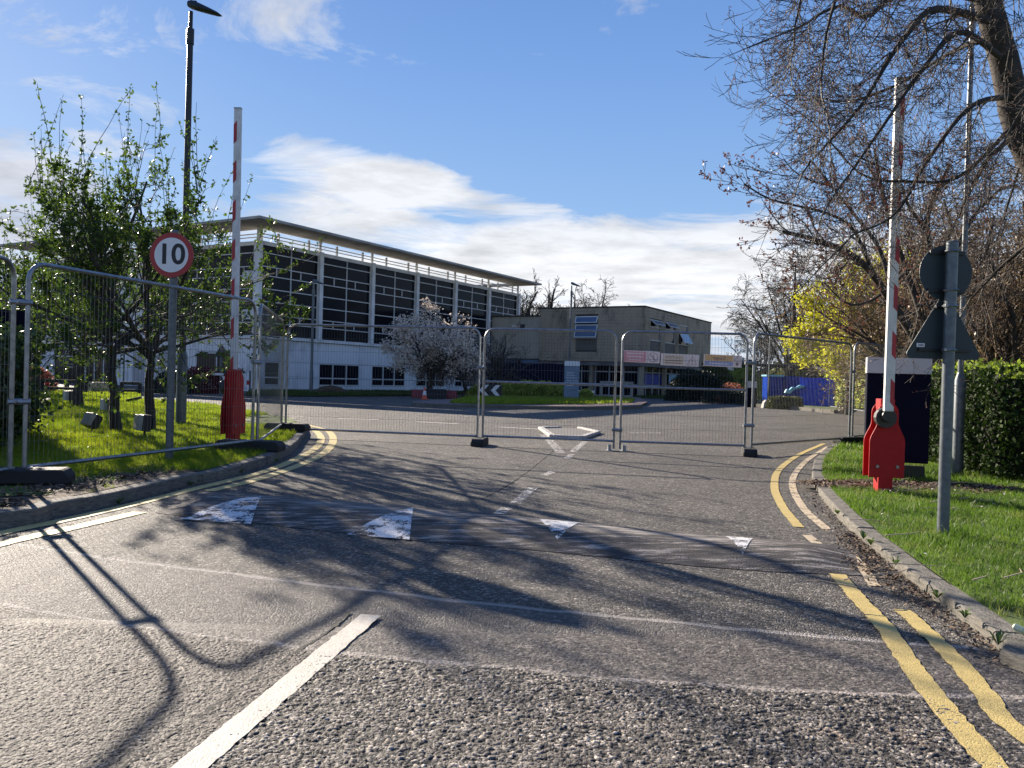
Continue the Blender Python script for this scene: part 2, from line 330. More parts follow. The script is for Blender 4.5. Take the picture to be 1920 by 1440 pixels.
# ------------------------------------------------------------------ grass blades
def blades(name, poly, regions, m, label, bare=None, Z0=0.12):
    V = []; 
    for (x0, x1, y0, y1, dens, h, wd) in regions:
        n = int((x1 - x0) * (y1 - y0) * dens); x = rng.uniform(x0, x1, n); y = rng.uniform(y0, y1, n); k = in_poly(x, y, poly)
        k &= (np.abs(x) < y * 0.80 + 2.6)
        cl = noise2(x * 2.3, y * 2.3, 3) * .6 + noise2(x * 9, y * 9, 4) * .4
        if bare is not None: k &= ~bare(x, y, cl)
        x = x[k]; y = y[k]; cl = cl[k]; n = len(x)
        hh = h * rng.uniform(0.35, 1.35, n) * (0.35 + 1.3 * cl); az = rng.uniform(0, 6.283, n); lean = rng.uniform(0.1, 0.9, n) * hh; la = rng.uniform(0, 6.283, n)
        w = wd * rng.uniform(0.6, 1.3, n); c = np.cos(az) * w; s_ = np.sin(az) * w; z = np.full(n, Z0 - 0.014)
        A = np.stack([x - c, y - s_, z], 1); B = np.stack([x + c, y + s_, z], 1); C = np.stack([x + np.cos(la) * lean, y + np.sin(la) * lean, z + hh], 1)
        V.append(np.stack([A, B, C], 1).reshape(-1, 3))
    V = np.concatenate(V); return tag(npmesh(name, V, np.arange(len(V)).reshape(-1, 3), m), label, 'grass', kind='stuff')
def grass_mat(name, a, b_, c_):
    m = bpy.data.materials.new(name); m.use_nodes = True; t = m.node_tree; b = t.nodes['Principled BSDF']
    pos = N(t, 'ShaderNodeNewGeometry').outputs['Position']
    nz = N(t, 'ShaderNodeTexNoise', {'Vector': pos, 'Scale': 1.3, 'Detail': 4.0}); n2 = N(t, 'ShaderNodeTexNoise', {'Vector': pos, 'Scale': 45.0, 'Detail': 2.0})
    n0 = N(t, 'ShaderNodeTexNoise', {'Vector': pos, 'Scale': 3.1, 'Detail': 6.0, 'Roughness': .7})
    c = MIX(t, RAMP(t, nz.outputs['Fac'], [(0.35, 0), (0.65, 1)]), a, b_); c = MIX(t, RAMP(t, n0.outputs['Fac'], [(0.52, 0), (0.68, .75)]), c, tuple(q * .5 + w * .5 for q, w in zip(c_, (.30, .24, .10)))); c = MIX(t, RAMP(t, n2.outputs['Fac'], [(0.5, 0), (0.75, 0.8)]), c, c_)
    t.links.new(c, b.inputs['Base Color']); b.inputs['Roughness'].default_value = 0.45; b.inputs['Specular IOR Level'].default_value = 0.35
    tr = N(t, 'ShaderNodeBsdfTranslucent', {'Color': c}); ms = N(t, 'ShaderNodeMixShader', {0: 0.55, 1: b.outputs[0], 2: tr.outputs[0]}); t.links.new(ms.outputs[0], t.nodes['Material Output'].inputs['Surface'])
    return m
GR1 = grass_mat('bright_grass', (0.13, 0.22, 0.006), (0.27, 0.34, 0.012), (0.36, 0.40, 0.05))
GR2 = grass_mat('verge_grass', (0.055, 0.125, 0.010), (0.12, 0.22, 0.016), (0.24, 0.30, 0.07))
# bare soil by the left fence foot: strip inside the kerb
def bareL(x, y, cl):
    return ((y < 8.9) & (x > -5.5) & (cl > 0.2) & ((y + (x + 4.0) * -0.9) < 7.9))
blades('grass', left_poly, [(-9, -2.0, 4.0, 11, 3300, 0.055, 0.0035), (-12, -3.5, 11, 16, 1900, 0.06, 0.0055), (-17, -6, 16, 24, 700, 0.07, 0.010), (-24, -9, 24, 33, 260, 0.08, 0.02)], GR1, 'sunlit green grass on the left lawn behind the fence', bareL)
litter_c = g(1720, 905, LZ)
def bareR(x, y, cl):
    d = ((x - litter_c.x) / 1.25) ** 2 + ((y - litter_c.y) / 0.42) ** 2
    return (d + cl * 0.7 < 1.25) | ((cl > 0.63) & (x < 3.6) & (y < 5.2))
blades('grass', right_poly, [(1.8, 6.5, 2.0, 6.0, 6000, 0.042, 0.0026), (2.0, 9.0, 6, 9, 3800, 0.05, 0.0032), (2.8, 9.5, 9, 14, 2200, 0.055, 0.005), (5, 15, 14, 24, 500, 0.07, 0.012)], GR2, 'grass on the right verge beside the kerb', bareR, RZ)
for (c, rx, ry, lab, pol) in ((litter_c, 1.35, 0.5, 'patch of dead leaves round the right barrier post', None),):
    pts = []
    for k in range(40):
        a = k / 40 * 6.283; r = 1 + 0.16 * math.sin(3 * a + 1) + random.uniform(-.07, .07); pts.append((c.x + math.cos(a) * rx * r, c.y + math.sin(a) * ry * r))
    sheet('soil_patch', pts, RZ - 0.006, SOIL, kind='structure', label=lab)
inner = [(p, side(LP, i)) for i, p in enumerate(LIN) if 4.5 < p.y < 8.6 and p.x < -2.8]
soilp = [(p.x - s_.x * .0, p.y - s_.y * .0) for p, s_ in inner] + [(p.x - s_.x * (.55 + .35 * math.sin(i * .9)), p.y - s_.y * (.55 + .35 * math.sin(i * .9))) for i, (p, s_) in list(enumerate(inner))[::-1]]
sheet('soil_patch', soilp, LZ - 0.006, SOIL, kind='structure', label='bare dead-leaf soil along the kerb under the left fence')
# dead leaves and twigs scattered: gutter and litter patch
LEAF = mat('dead_leaf', (0.07, 0.042, 0.025), 0.8, scale=30, col2=(0.22, 0.15, 0.09))
def scatter(name, P, size, m, label, flat=0.4, cat='leaves'):
    P = np.asarray(P); n = len(P); a = rng.uniform(0, 6.283, n); s_ = size * rng.uniform(.5, 1.4, n)
    U = np.stack([np.cos(a), np.sin(a), rng.normal(0, flat, n)], 1) * s_[:, None]; Wv = np.stack([-np.sin(a), np.cos(a), rng.normal(0, flat, n)], 1) * s_[:, None] * .5
    V = np.stack([P - U, P - Wv, P + U, P + Wv], 1).reshape(-1, 3); return tag(npmesh(name, V, np.arange(len(V)).reshape(-1, 4), m), label, cat, kind='stuff')
pp = []
for i in range(2600):
    a = random.uniform(0, 6.283); r = math.sqrt(random.random()); pp.append((litter_c.x + math.cos(a) * r * 1.4, litter_c.y + math.sin(a) * r * .5, RZ + random.uniform(0, .012)))
cL = g(190, 915, LZ)
for i in range(2400):
    p, s_ = random.choice(inner); o_ = .02 + abs(random.gauss(0, .45)); pp.append((p.x - s_.x * o_ + random.gauss(0, .05), p.y - s_.y * o_, LZ + random.uniform(0, .012))) if o_ > .1 else None
scatter('leaves', pp, 0.022, LEAF, 'dead brown leaves on the bare soil patches')
pp = []
for (pts, n, wd) in (([(1600, 1003), (1640, 1040), (1690, 1090), (1735, 1125)], 1500, .13), ([(1530, 930), (1590, 1000)], 200, .1), ([(1735, 1125), (1900, 1250)], 260, .08), ([(60, 975), (300, 925), (520, 860)], 160, .08), ([(1560, 1040), (1640, 1075)], 240, .08)):
    Q = catmull([g(*p) for p in pts], 0.03)
    for i in range(n):
        q = random.choice(Q); pp.append((q.x + random.gauss(-wd * .3, wd * .6), q.y + random.gauss(0, wd * .5), random.uniform(.006, .02)))
scatter('leaves', pp, 0.014, LEAF, 'dark leaf mulch washed into the gutters beside the kerbs')
TW = mat('dry_twig', (0.34, 0.27, 0.19), 0.8, scale=30)
mb = MB()
for i in range(46):
    if i < 30: a = random.uniform(0, 6.283); r = random.uniform(.2, 1.5); b0 = Vector((litter_c.x + math.cos(a) * r, litter_c.y + math.sin(a) * r * .55, RZ + .025))
    else: b0 = g(random.uniform(1560, 1900), random.uniform(930, 1130), RZ); b0.z = RZ + .035
    a = random.uniform(-.5, .5) + (math.pi if random.random() < .5 else 0); L = random.uniform(.12, .5)
    mb.tube([b0, b0 + Vector((math.cos(a) * L * .5, math.sin(a) * L * .5, .012)), b0 + Vector((math.cos(a + .3) * L, math.sin(a + .3) * L, 0))], [.005, .004, .002], 4)
tag(mb.build('twigs', TW), 'fallen dry twigs lying on the right verge', 'twigs', kind='stuff')

# ------------------------------------------------------------------ near coarse chippings (real relief)
def chippings():
    x = np.arange(-2.3, 2.45, 0.0055); y = np.arange(2.05, 3.75, 0.0055); X, Y = np.meshgrid(x, y); nx, ny = len(x), len(y)
    cell = 0.0175; wx = (noise2(X * 24, Y * 24, 41) - .5) * .022 + (noise2(X * 9, Y * 9, 43) - .5) * .03; wy = (noise2(X * 24, Y * 24, 42) - .5) * .022; gx = (X + wx) / cell * .86; gy = (Y + wy) / cell * 1.12; ix = np.floor(gx).astype(np.int64); iy = np.floor(gy).astype(np.int64)
    def hsh(i, j, s):
        n = (i * 374761393 + j * 668265263 + s * 974634777) & 0xFFFFFFFF; n = ((n ^ (n >> 13)) * 1274126177) & 0xFFFFFFFF; return ((n ^ (n >> 16)) & 0xFFFF) / 65535.0
    f1 = np.full(X.shape, 9.0); f2 = np.full(X.shape, 9.0); idv = np.zeros(X.shape); sx = np.zeros(X.shape); sy = np.zeros(X.shape)
    for di in (-1, 0, 1):
        for dj in (-1, 0, 1):
            ci = ix + di; cj = iy + dj; qx = ci + .04 + .92 * hsh(ci, cj, 1); qy = cj + .04 + .92 * hsh(ci, cj, 2); wgt = .72 + .6 * hsh(ci, cj, 5)
            d = np.hypot(gx - qx, gy - qy) * wgt; nr = d < f1
            f2 = np.where(nr, f1, np.minimum(f2, d)); idv = np.where(nr, hsh(ci, cj, 3), idv)
            sx = np.where(nr, (gx - qx) * (hsh(ci, cj, 7) - .5), sx); sy = np.where(nr, (gy - qy) * (hsh(ci, cj, 8) - .5), sy); f1 = np.where(nr, d, f1)
    e = np.clip((f2 - f1 - .05) / 0.26, 0, 1); e = e * (2 - e)
    gone = (idv < .13); e = np.where(gone, e * .18, e); rough_ = (noise2(X * 210, Y * 210, 31) - .5) * .35 + (noise2(X * 95, Y * 95, 32) - .5) * .35
    h = e * (.72 + .42 * ((idv * 7.31) % 1.0) + rough_ * .7) + (sx + sy) * .9 * e
    lim2 = 3.26 - 0.17 * X + 0.045 * X * X + (noise2(X * 4, Y * 4, 9) - .5) * .09
    below = np.clip((lim2 - Y) / 0.05, 0, 1); right = np.clip((X - 0.173 * Y + 1.38) / 0.03, 0, 1); kr = np.clip((1.95 - X + (Y - 2.5) * .1) / .5, 0.25, 1)
    amp = 0.0054 * below * right * kr + 0.0034 * below * (1 - right) + 0.0018 * (1 - below)
    fine = noise2(X * 160, Y * 160, 12) * 0.0018 + noise2(X * 3, Y * 3, 2) * 0.002
    edge = np.clip(np.minimum((3.75 - Y) / .12, 1), 0, 1)
    Z = 0.003 + (h * amp + fine) * edge
    jx = (noise2(X * 150, Y * 150, 21) - .5) * .002
    V = np.stack([X + jx, Y, Z], 2).reshape(-1, 3); i = np.arange((ny - 1) * (nx - 1)); r = i // (nx - 1); c = i % (nx - 1); a = r * nx + c
    m = ASPH.copy(); m.name = 'asphalt_chippings'; t = m.node_tree; b = t.nodes['Principled BSDF']
    # pale stone over dark tar; sunlit tops painted lighter and gaps darker by relief
    at_ = N(t, 'ShaderNodeAttribute', attribute_name='relief'); old = b.inputs['Base Color'].links[0].from_socket
    c_ = MIX(t, RAMP(t, at_.outputs['Fac'], [(0.25, 0.0), (0.80, 1.0)]), (0.012, 0.0115, 0.011), MIX(t, 1.0, old, (1.35, 1.30, 1.24), 'MULTIPLY')); t.links.new(c_, b.inputs['Base Color'])
    for n in t.nodes:
        if n.type == 'BUMP': n.inputs['Strength'].default_value = 0.25
    o = npmesh('road_surface', V, np.stack([a, a + 1, a + nx + 1, a + nx], 1), m, road, smooth=True)
    rel = o.data.attributes.new('relief', 'FLOAT', 'POINT'); rv = np.where(amp > .004, h, np.where(amp > .0025, .25 + h * .5, .35 + h * .45)); rel.data.foreach_set('value', rv.ravel().astype(np.float32)); o['kind'] = 'stuff'
chippings()
# ------------------------------------------------------------------ markings
def strip(name, pts, w, z, m, step=0.04, jit=0.004, label=None, taper=False):
    P = catmull(pts, step); V = []
    for i, p in enumerate(P):
        d = side(P, i)
        for s_ in (-1, 1):
            q = p + d * s_ * (w / 2 + random.uniform(-jit, jit)); V.append((q.x, q.y, z))
    Fc = [(2 * i, 2 * i + 1, 2 * i + 3, 2 * i + 2) for i in range(len(P) - 1)]
    o = npmesh(name, V, Fc, m, road)
    if label: o['label'] = label
    return o
G = lambda L: [g(*p) for p in L]
strip('yellow_line', [Vector((-4.6, 2.3, 0)), Vector((-3.75, 4.4, 0))] + G([(0, 1001), (120, 976), (260, 944), (365, 917), (480, 889), (540, 868), (590, 842), (602, 822), (588, 806), (560, 797)]), 0.13, 0.005, YEL)
strip('yellow_line', [Vector((-4.25, 2.3, 0)), Vector((-3.5, 4.2, 0))] + G([(0, 1021), (120, 994), (262, 961)]), 0.13, 0.005, YEL)
strip('yellow_line', G([(392, 921), (480, 900), (560, 873), (610, 848), (625, 824), (612, 807), (572, 796)]), 0.13, 0.005, YEL)
strip('yellow_line', G([(1545, 832), (1500, 852), (1462, 880), (1452, 912), (1467, 950), (1498, 989)]), 0.09, 0.005, YEL)
strip('yellow_line', G([(1552, 838), (1515, 862), (1490, 890), (1487, 917), (1508, 955), (1550, 993)]), 0.08, 0.005, YOLD)
strip('yellow_line', G([(1513, 1004), (1532, 1020)]), 0.08, 0.005, YOLD)
strip('yellow_line', G([(1578, 1026), (1612, 1058), (1640, 1100)]), 0.07, 0.005, YOLD)
strip('yellow_line', G([(1570, 1079), (1612, 1128), (1660, 1180), (1700, 1240), (1760, 1320), (1862, 1440)]) + [Vector((1.45, 2.0, 0))], 0.095, 0.0095, YEL, jit=.006)
strip('yellow_line', G([(1692, 1146), (1745, 1195), (1800, 1250), (1850, 1310), (1900, 1368)]) + [Vector((1.85, 2.2, 0))], 0.09, 0.0095, YEL, jit=.006)
strip('centre_line', G([(175, 1600), (362, 1440), (695, 1157)]), 0.105, 0.0112, WHT, jit=.004)
for a, b_ in (((1020, 892), (1038, 884)), ((965, 945), (1000, 915)), ((930, 968), (950, 953)), ((1063, 860), (1072, 852))):
    strip('centre_line_dash', G([a, b_]), 0.10, 0.005, WORN)
strip('hatching', G([(1018, 815), (1036, 832), (1052, 850)]), 0.16, 0.005, WORN); strip('hatching', G([(1098, 828), (1085, 838), (1074, 848)]), 0.12, 0.005, WORN)
for a, b_ in (((508, 779), (570, 781)), ((634, 785), (710, 787)), ((780, 791), (860, 795)), ((936, 801), (1012, 805))):
    strip('give_way_line', G([a, b_]), 0.18, 0.005, WHT)
for a, b_ in (((1180, 812), (1240, 812)), ((1260, 790), (1330, 792)), ((700, 765), (760, 766))): strip('give_way_line', G([a, b_]), 0.14, 0.005, WORN)
TAR = mat('open_joint', (.012, .011, .010), .9, scale=40, bump=.5)
strip('road_joint', G([(150, 1500), (300, 1395), (392, 1335), (470, 1283), (560, 1222), (610, 1190), (655, 1150)]), 0.016, 0.0078, TAR, step=.03, jit=.005)
strip('road_joint', G([(1230, 1236), (1280, 1250), (1330, 1256), (1370, 1268)]), 0.006, 0.0062, TAR, step=.03, jit=.003)
strip('road_joint', G([(900, 938), (960, 905), (1010, 868), (1050, 835)]), 0.012, 0.004, TAR, step=.04, jit=.006)
# speed hump
HF = [g(*p) for p in ((385, 922), (450, 927), (620, 938), (800, 953), (960, 967), (1250, 998), (1450, 1014), (1610, 1026))]
HN = [g(*p) for p in ((290, 962), (365, 972), (460, 980), (760, 1013), (1010, 1033), (1300, 1062), (1450, 1073), (1620, 1080))]
def hump():
    U = 120; Vn = 18; V = []; 
    def lerpl(L, t): k = t * (len(L) - 1); i = min(int(k), len(L) - 2); return L[i].lerp(L[i + 1], k - i)
    def H(s, t): e = min(1, s * 9, (1 - s) * 10); e = e * e * (3 - 2 * e) ; return 0.004 + 0.062 * e * max(0, math.sin(math.pi * t)) ** 0.75
    def pt(s, t): p = lerpl(HN, s).lerp(lerpl(HF, s), t); return (p.x, p.y, H(s, t))
    for j in range(Vn + 1):
        for i in range(U + 1): V.append(pt(i / U, j / Vn))
    Fc = [(j * (U + 1) + i, j * (U + 1) + i + 1, (j + 1) * (U + 1) + i + 1, (j + 1) * (U + 1) + i) for j in range(Vn) for i in range(U)]
    m = bpy.data.materials.new('hump_asphalt'); m.use_nodes = True; t = m.node_tree; b = t.nodes['Principled BSDF']
    pos = N(t, 'ShaderNodeNewGeometry').outputs['Position']; mp = N(t, 'ShaderNodeMapping', {'Vector': pos, 'Rotation': (0, 0, 0.28), 'Scale': (1, 5, 1)})
    a = N(t, 'ShaderNodeTexNoise', {'Vector': mp.outputs[0], 'Scale': 3.0, 'Detail': 8.0, 'Roughness': .7}); f = N(t, 'ShaderNodeTexNoise', {'Vector': pos, 'Scale': 90.0, 'Detail': 4.0})
    c = RAMP(t, a.outputs['Fac'], [(0.35, (0.036, 0.034, 0.033)), (0.52, (0.095, 0.087, 0.08)), (0.62, (0.38, 0.34, 0.30))]); c = MIX(t, 1, c, RAMP(t, f.outputs['Fac'], [(0.3, 0.7), (0.7, 1.25)]), 'MULTIPLY')
    t.links.new(c, b.inputs['Base Color']); b.inputs['Roughness'].default_value = .85; b.inputs['Specular IOR Level'].default_value = .2
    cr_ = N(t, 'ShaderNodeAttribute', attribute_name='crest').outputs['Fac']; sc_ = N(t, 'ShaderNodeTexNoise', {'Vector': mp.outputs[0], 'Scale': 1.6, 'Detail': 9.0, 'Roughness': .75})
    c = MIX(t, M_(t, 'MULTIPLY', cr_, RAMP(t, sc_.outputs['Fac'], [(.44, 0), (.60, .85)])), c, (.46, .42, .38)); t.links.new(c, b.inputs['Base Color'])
    bp = N(t, 'ShaderNodeBump', {'Height': f.outputs['Fac'], 'Strength': 1.0, 'Distance': .012}); t.links.new(bp.outputs[0], b.inputs['Normal'])
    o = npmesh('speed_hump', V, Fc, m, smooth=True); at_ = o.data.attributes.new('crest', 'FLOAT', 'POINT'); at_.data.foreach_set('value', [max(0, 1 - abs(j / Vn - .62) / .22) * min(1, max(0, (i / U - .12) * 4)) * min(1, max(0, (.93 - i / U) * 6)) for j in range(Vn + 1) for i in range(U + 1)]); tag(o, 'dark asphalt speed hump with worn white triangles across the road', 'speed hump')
    def tri(pxs):
        P = [g(*p, 0.03) for p in pxs]; n = 14; V = []; Fc = []
        def st(p):   # ground point to hump coordinates
            best = None
            for i in range(121):
                s = i / 120; a_ = lerpl(HN, s); b2 = lerpl(HF, s); d = b2 - a_; t_ = (p - a_).dot(d) / d.length_squared; e = (a_ + d * t_ - p).length
                if best is None or e < best[0]: best = (e, s, t_)
            return best[1], min(.99, max(0.01, best[2]))
        idx = {}
        for i in range(n + 1):
            for j in range(n + 1 - i):
                p = P[0] + (P[1] - P[0]) * (i / n) + (P[2] - P[0]) * (j / n); p.z = 0; s, t_ = st(p); idx[i, j] = len(V); V.append((p.x, p.y, H(s, t_) + .004))
        for i in range(n):
            for j in range(n - i):
                Fc.append((idx[i, j], idx[i + 1, j], idx[i, j + 1]))
                if j < n - i - 1: Fc.append((idx[i + 1, j], idx[i + 1, j + 1], idx[i, j + 1]))
        npmesh('triangle_marking', V, Fc, TRI, o)
    tri([(335, 968), (492, 934), (470, 978)]); tri([(650, 997), (775, 957), (768, 1007)]); tri([(1008, 979), (1088, 985), (1045, 1016)]); tri([(1360, 1010), (1412, 1014), (1393, 1046)])
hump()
# white splitter island in the road
WK = mat('white_kerb_paint', (0.26, 0.24, 0.21), 0.8, scale=14, col2=(0.62, 0.58, 0.52), bump=.3)
isl = empty('splitter_island', g(1066, 812), label='small hexagonal splitter island edged with white painted kerbs', cat='traffic island')
ip = [g(*p) for p in ((1014, 805), (1036, 821), (1092, 823), (1121, 813), (1086, 805), (1050, 804))]
for i in range(6):
    if i == 4: continue
    a, b_ = ip[i], ip[(i + 1) % 6]; d = (b_ - a); L = d.length; k = max(1, round(L / .95))
    for j in range(k):
        c = a + d * ((j + .5) / k); mb = MB().box((0, 0, .03), (L / k - .02, .13, .07)); o = mb.build('kerbstone', WK, isl, bevel=.015); o.location = c - isl.location; o.rotation_euler[2] = math.atan2(d.y, d.x)
mb = MB(); mb.prism([((p - isl.location).x * .93, (p - isl.location).y * .93) for p in ip], 0.0, 0.03); mb.build('infill', mat('island_infill', (.13, .12, .11), .9, scale=20, bump=.4), isl)

# daisies and weeds
def inside(poly, n, x0, x1, y0, y1):
    x = rng.uniform(x0, x1, n * 6); y = rng.uniform(y0, y1, n * 6); k = in_poly(x, y, poly); return list(zip(x[k][:n], y[k][:n]))
DAISY = mat('daisy_white', (.7, .68, .6), .6)
for poly, n, bb, z, lab in ((right_poly, 110, (2.2, 6.5, 3.0, 9.5), RZ, 'small white daisies dotted over the right verge'), (left_poly, 90, (-8, -2.5, 8.5, 15), LZ, 'small white daisies dotted over the left lawn')):
    V = []; Fc = []
    for x, y in inside(poly, n, *bb):
        b0 = len(V); zz_ = z + random.uniform(.025, .045); tx, ty = random.uniform(-.005, .005), random.uniform(-.005, .005)
        for k in range(6): a = k * 1.047; V.append((x + math.cos(a) * .0095, y + math.sin(a) * .0095, zz_ + math.cos(a) * tx + math.sin(a) * ty))
        Fc.append([b0 + k for k in range(6)])
    tag(npmesh('daisies', V, Fc, DAISY), lab, 'flowers', kind='stuff')
WEED = leaf = mat('weed_green', (.05, .10, .015), .6, scale=20, col2=(.13, .20, .04), trans=.3)
def weed(x, y, z, n, h, V):
    for k in range(n):
        a = random.uniform(0, 6.283); L = h * random.uniform(.6, 1.4); w = .006; ca, sa = math.cos(a), math.sin(a); l1 = random.uniform(.3, .6) * L
        p = [(x, y, z), (x + ca * l1 - sa * w, y + sa * l1 + ca * w, z + L * .7), (x + ca * l1 * 1.9, y + sa * l1 * 1.9, z + L * random.uniform(.5, 1)), (x + ca * l1 + sa * w, y + sa * l1 - ca * w, z + L * .7)]; V += p
V = []
for px, py in ((290, 926), (360, 912), (372, 908), (520, 868), (225, 946), (455, 888), (300, 922), (150, 958)):
    q = g(px, py); weed(q.x - .02, q.y + .02, .0, 16, .06, V)
for px, py in ((1740, 1118), (1560, 962), (1665, 1057), (1850, 1205), (1606, 1008), (1620, 1020), (1790, 1155)):
    q = g(px, py, RZ); weed(q.x + .05, q.y, RZ - .01, 16, .055, V)
for i in range(60):
    for x, y in inside(right_poly, 1, 2.0, 6.2, 2.8, 9.2): weed(x, y, RZ - .01, 9, .06, V)
tag(npmesh('weeds', V, np.arange(len(V)).reshape(-1, 4), WEED), 'broad leafed weeds sprouting along the kerbs and verge', 'weeds', kind='stuff')
# ================================================================== buildings
def V3(p, z=None): return Vector((p[0], p[1], p[2] if z is None else z))
RD = Vector((0.507, 0.862, 0)).normalized(); LD = Vector((-0.862, 0.507, 0)).normalized()
NR = Vector((0.862, -0.507, 0)); NL = Vector((-0.507, -0.862, 0))          # outward normals of the two wall directions
AR = math.atan2(RD.y, RD.x); AL = math.atan2(LD.y, LD.x)
def pane_mat(name, c, r=0.04, spec=0.6):
    m = bpy.data.materials.new(name); m.use_nodes = True; t = m.node_tree; b = t.nodes['Principled BSDF']
    inf = N(t, 'ShaderNodeObjectInfo'); nz = N(t, 'ShaderNodeTexNoise', {'Vector': N(t, 'ShaderNodeNewGeometry').outputs['Position'], 'Scale': 0.35, 'Detail': 4.0})
    k = M_(t, 'ADD', M_(t, 'MULTIPLY', inf.outputs['Random'], .9), .35); k = M_(t, 'MULTIPLY', k, M_(t, 'ADD', nz.outputs['Fac'], .5))
    cc = MIX(t, 1.0, c, N(t, 'ShaderNodeCombineColor', {0: k, 1: k, 2: k}).outputs[0], 'MULTIPLY'); t.links.new(cc, b.inputs['Base Color'])
    b.inputs['Roughness'].default_value = r; b.inputs['Specular IOR Level'].default_value = spec
    bp = N(t, 'ShaderNodeBump', {'Height': nz.outputs['Fac'], 'Strength': .02, 'Distance': .05}); t.links.new(bp.outputs[0], b.inputs['Normal'])
    return m
GLASS = pane_mat('dark_glass', (0.008, 0.011, 0.018), .08, .10); SKYG = pane_mat('blue_glass', (0.09, 0.14, 0.25), .05, .8)
WFR = mat('white_frame', (0.64, 0.63, 0.61), 0.5, var=.06)
def stain_mat(name, c, dark, amt=.6, sc=.35):
    m = bpy.data.materials.new(name); m.use_nodes = True; t = m.node_tree; b = t.nodes['Principled BSDF']
    pos = N(t, 'ShaderNodeNewGeometry').outputs['Position']; mp = N(t, 'ShaderNodeMapping', {'Vector': pos, 'Scale': (1, 1, .35)})
    a = N(t, 'ShaderNodeTexNoise', {'Vector': pos, 'Scale': sc, 'Detail': 3.0}); st = N(t, 'ShaderNodeTexNoise', {'Vector': mp.outputs[0], 'Scale': 2.2, 'Detail': 8.0, 'Roughness': .7})
    f = M_(t, 'MULTIPLY', RAMP(t, a.outputs['Fac'], [(0.45, .15), (0.62, 1)]), RAMP(t, st.outputs['Fac'], [(.42, 0), (.7, amt)]))
    inf = N(t, 'ShaderNodeObjectInfo'); c0 = MIX(t, inf.outputs['Random'], tuple(q * .93 for q in c), tuple(min(1, q * 1.05) for q in c))
    t.links.new(MIX(t, f, c0, dark), b.inputs['Base Color']); b.inputs['Roughness'].default_value = .75; return m
PANEL = stain_mat('white_panel', (0.78, 0.77, 0.76), (0.25, 0.25, 0.25), .85); ROOFM = mat('roof_soffit', (0.36, 0.34, 0.31), .85, scale=.8, var=.2)
COLM = mat('column_white', (0.72, 0.71, 0.69), .7, scale=1.5)
DARKR = mat('dark_interior', (0.012, 0.012, 0.014), .9)
P0 = on = None
c0 = g(484, 733.6); tt = 44.0 / c0.y; PC = Vector((c0.x * tt, 44.0, 0.0)); PC.z = 0
office = empty('office_building', PC, label='two storey white office building with dark glass walls and flat overhanging roof', cat='building')
HG0, HG1, HR = 3.10, 8.10, 9.0
BAY = 4.72; T0 = -0.3; TEND = T0 + 6 * BAY; LLEN = 21.3
def wall_obj(name, P, D, nrm, s0, s1, z0, z1, dpt, m, parent, out=0.0, bevel=0.0, org=None):
    """a box on a wall: s0..s1 along D, z0..z1 high, standing 'out' in front of the wall plane, dpt thick"""
    c = P + D * ((s0 + s1) / 2) + nrm * (out - dpt / 2); mb = MB().box((0, 0, 0), (abs(s1 - s0), dpt, z1 - z0))
    o = mb.build(name, m, parent, bevel=bevel, fix=False); b = org if org is not None else (parent.location if parent else Vector((0, 0, 0)))
    o.location = Vector((c.x, c.y, (z0 + z1) / 2)) - b; o.rotation_euler[2] = math.atan2(D.y, D.x); return o
meshes = {}
def wbox(name, P, D, nrm, s0, s1, z0, z1, dpt, m, parent, out=0.0, org=None):      # shares mesh data between alike pieces
    key = (name, round(abs(s1 - s0), 2), round(dpt, 3), round(z1 - z0, 2), m.name)
    if key not in meshes:
        mb = MB().box((0, 0, 0), (abs(s1 - s0), dpt, z1 - z0)); me = bpy.data.meshes.new(name); me.from_pydata(mb.v, [], mb.f); me.materials.append(m); meshes[key] = me
    o = bpy.data.objects.new(name, meshes[key]); COL.objects.link(o); o.parent = parent
    c = P + D * ((s0 + s1) / 2) + nrm * (out - dpt / 2); b = org if org is not None else parent.location
    o.location = Vector((c.x, c.y, (z0 + z1) / 2)) - b; o.rotation_euler[2] = math.atan2(D.y, D.x); return o
rows = [0, .09, .26, .37, .53, .68, .84, .93, 1.0]      # from the top down
rows = [0, .085, .235, .335, .48, .62, .765, .855, 1.0]
def curtain(P, D, nrm, s0, s1, halves, split_rows=(2, 6)):
    h = HG1 - HG0; w = (s1 - s0) / halves
    for i, (a, b_) in enumerate(zip(rows, rows[1:])):
        z1 = HG1 - a * h; z0 = HG1 - b_ * h
        for k in range(halves):
            x0 = s0 + k * w; x1 = x0 + w
            cuts = [x0, x0 + w * (.5 if k % 2 == 0 else .36), x1] if i in split_rows else [x0, x1]
            for c_, d_ in zip(cuts, cuts[1:]): wbox('glass_pane', P, D, nrm, c_ + .03, d_ - .03, z0 + .03, z1 - .03, .02, GLASS, office, .0)
            if len(cuts) == 3: wbox('mullion', P, D, nrm, cuts[1] - .03, cuts[1] + .03, z0 + .05, z1 - .05, .09, WFR, office, .04)
    for a in rows[1:-1]: wbox('transom', P, D, nrm, s0, s1, HG1 - a * h - .026, HG1 - a * h + .026, .10, WFR, office, .045)
    for k in range(halves + 1): wbox('mullion', P, D, nrm, s0 + k * w - .028, s0 + k * w + .028, HG0, HG1, .12, WFR, office, .055)
for k in range(6):
    a = T0 + k * BAY + (.32 if k == 0 else .18); b_ = T0 + (k + 1) * BAY - .12
    curtain(PC, RD, NR, a, b_, 2)
for k in range(7):
    t = T0 + k * BAY; wbox('column', PC, RD, NR, t - (.0 if k == 0 else .12), t + .17, HG0 - .02, 8.32, .5, COLM, office, .22)
    wbox('roof_strut', PC, RD, NR, t + .0, t + .12, 8.32, HR, .12, COLM, office, .05)
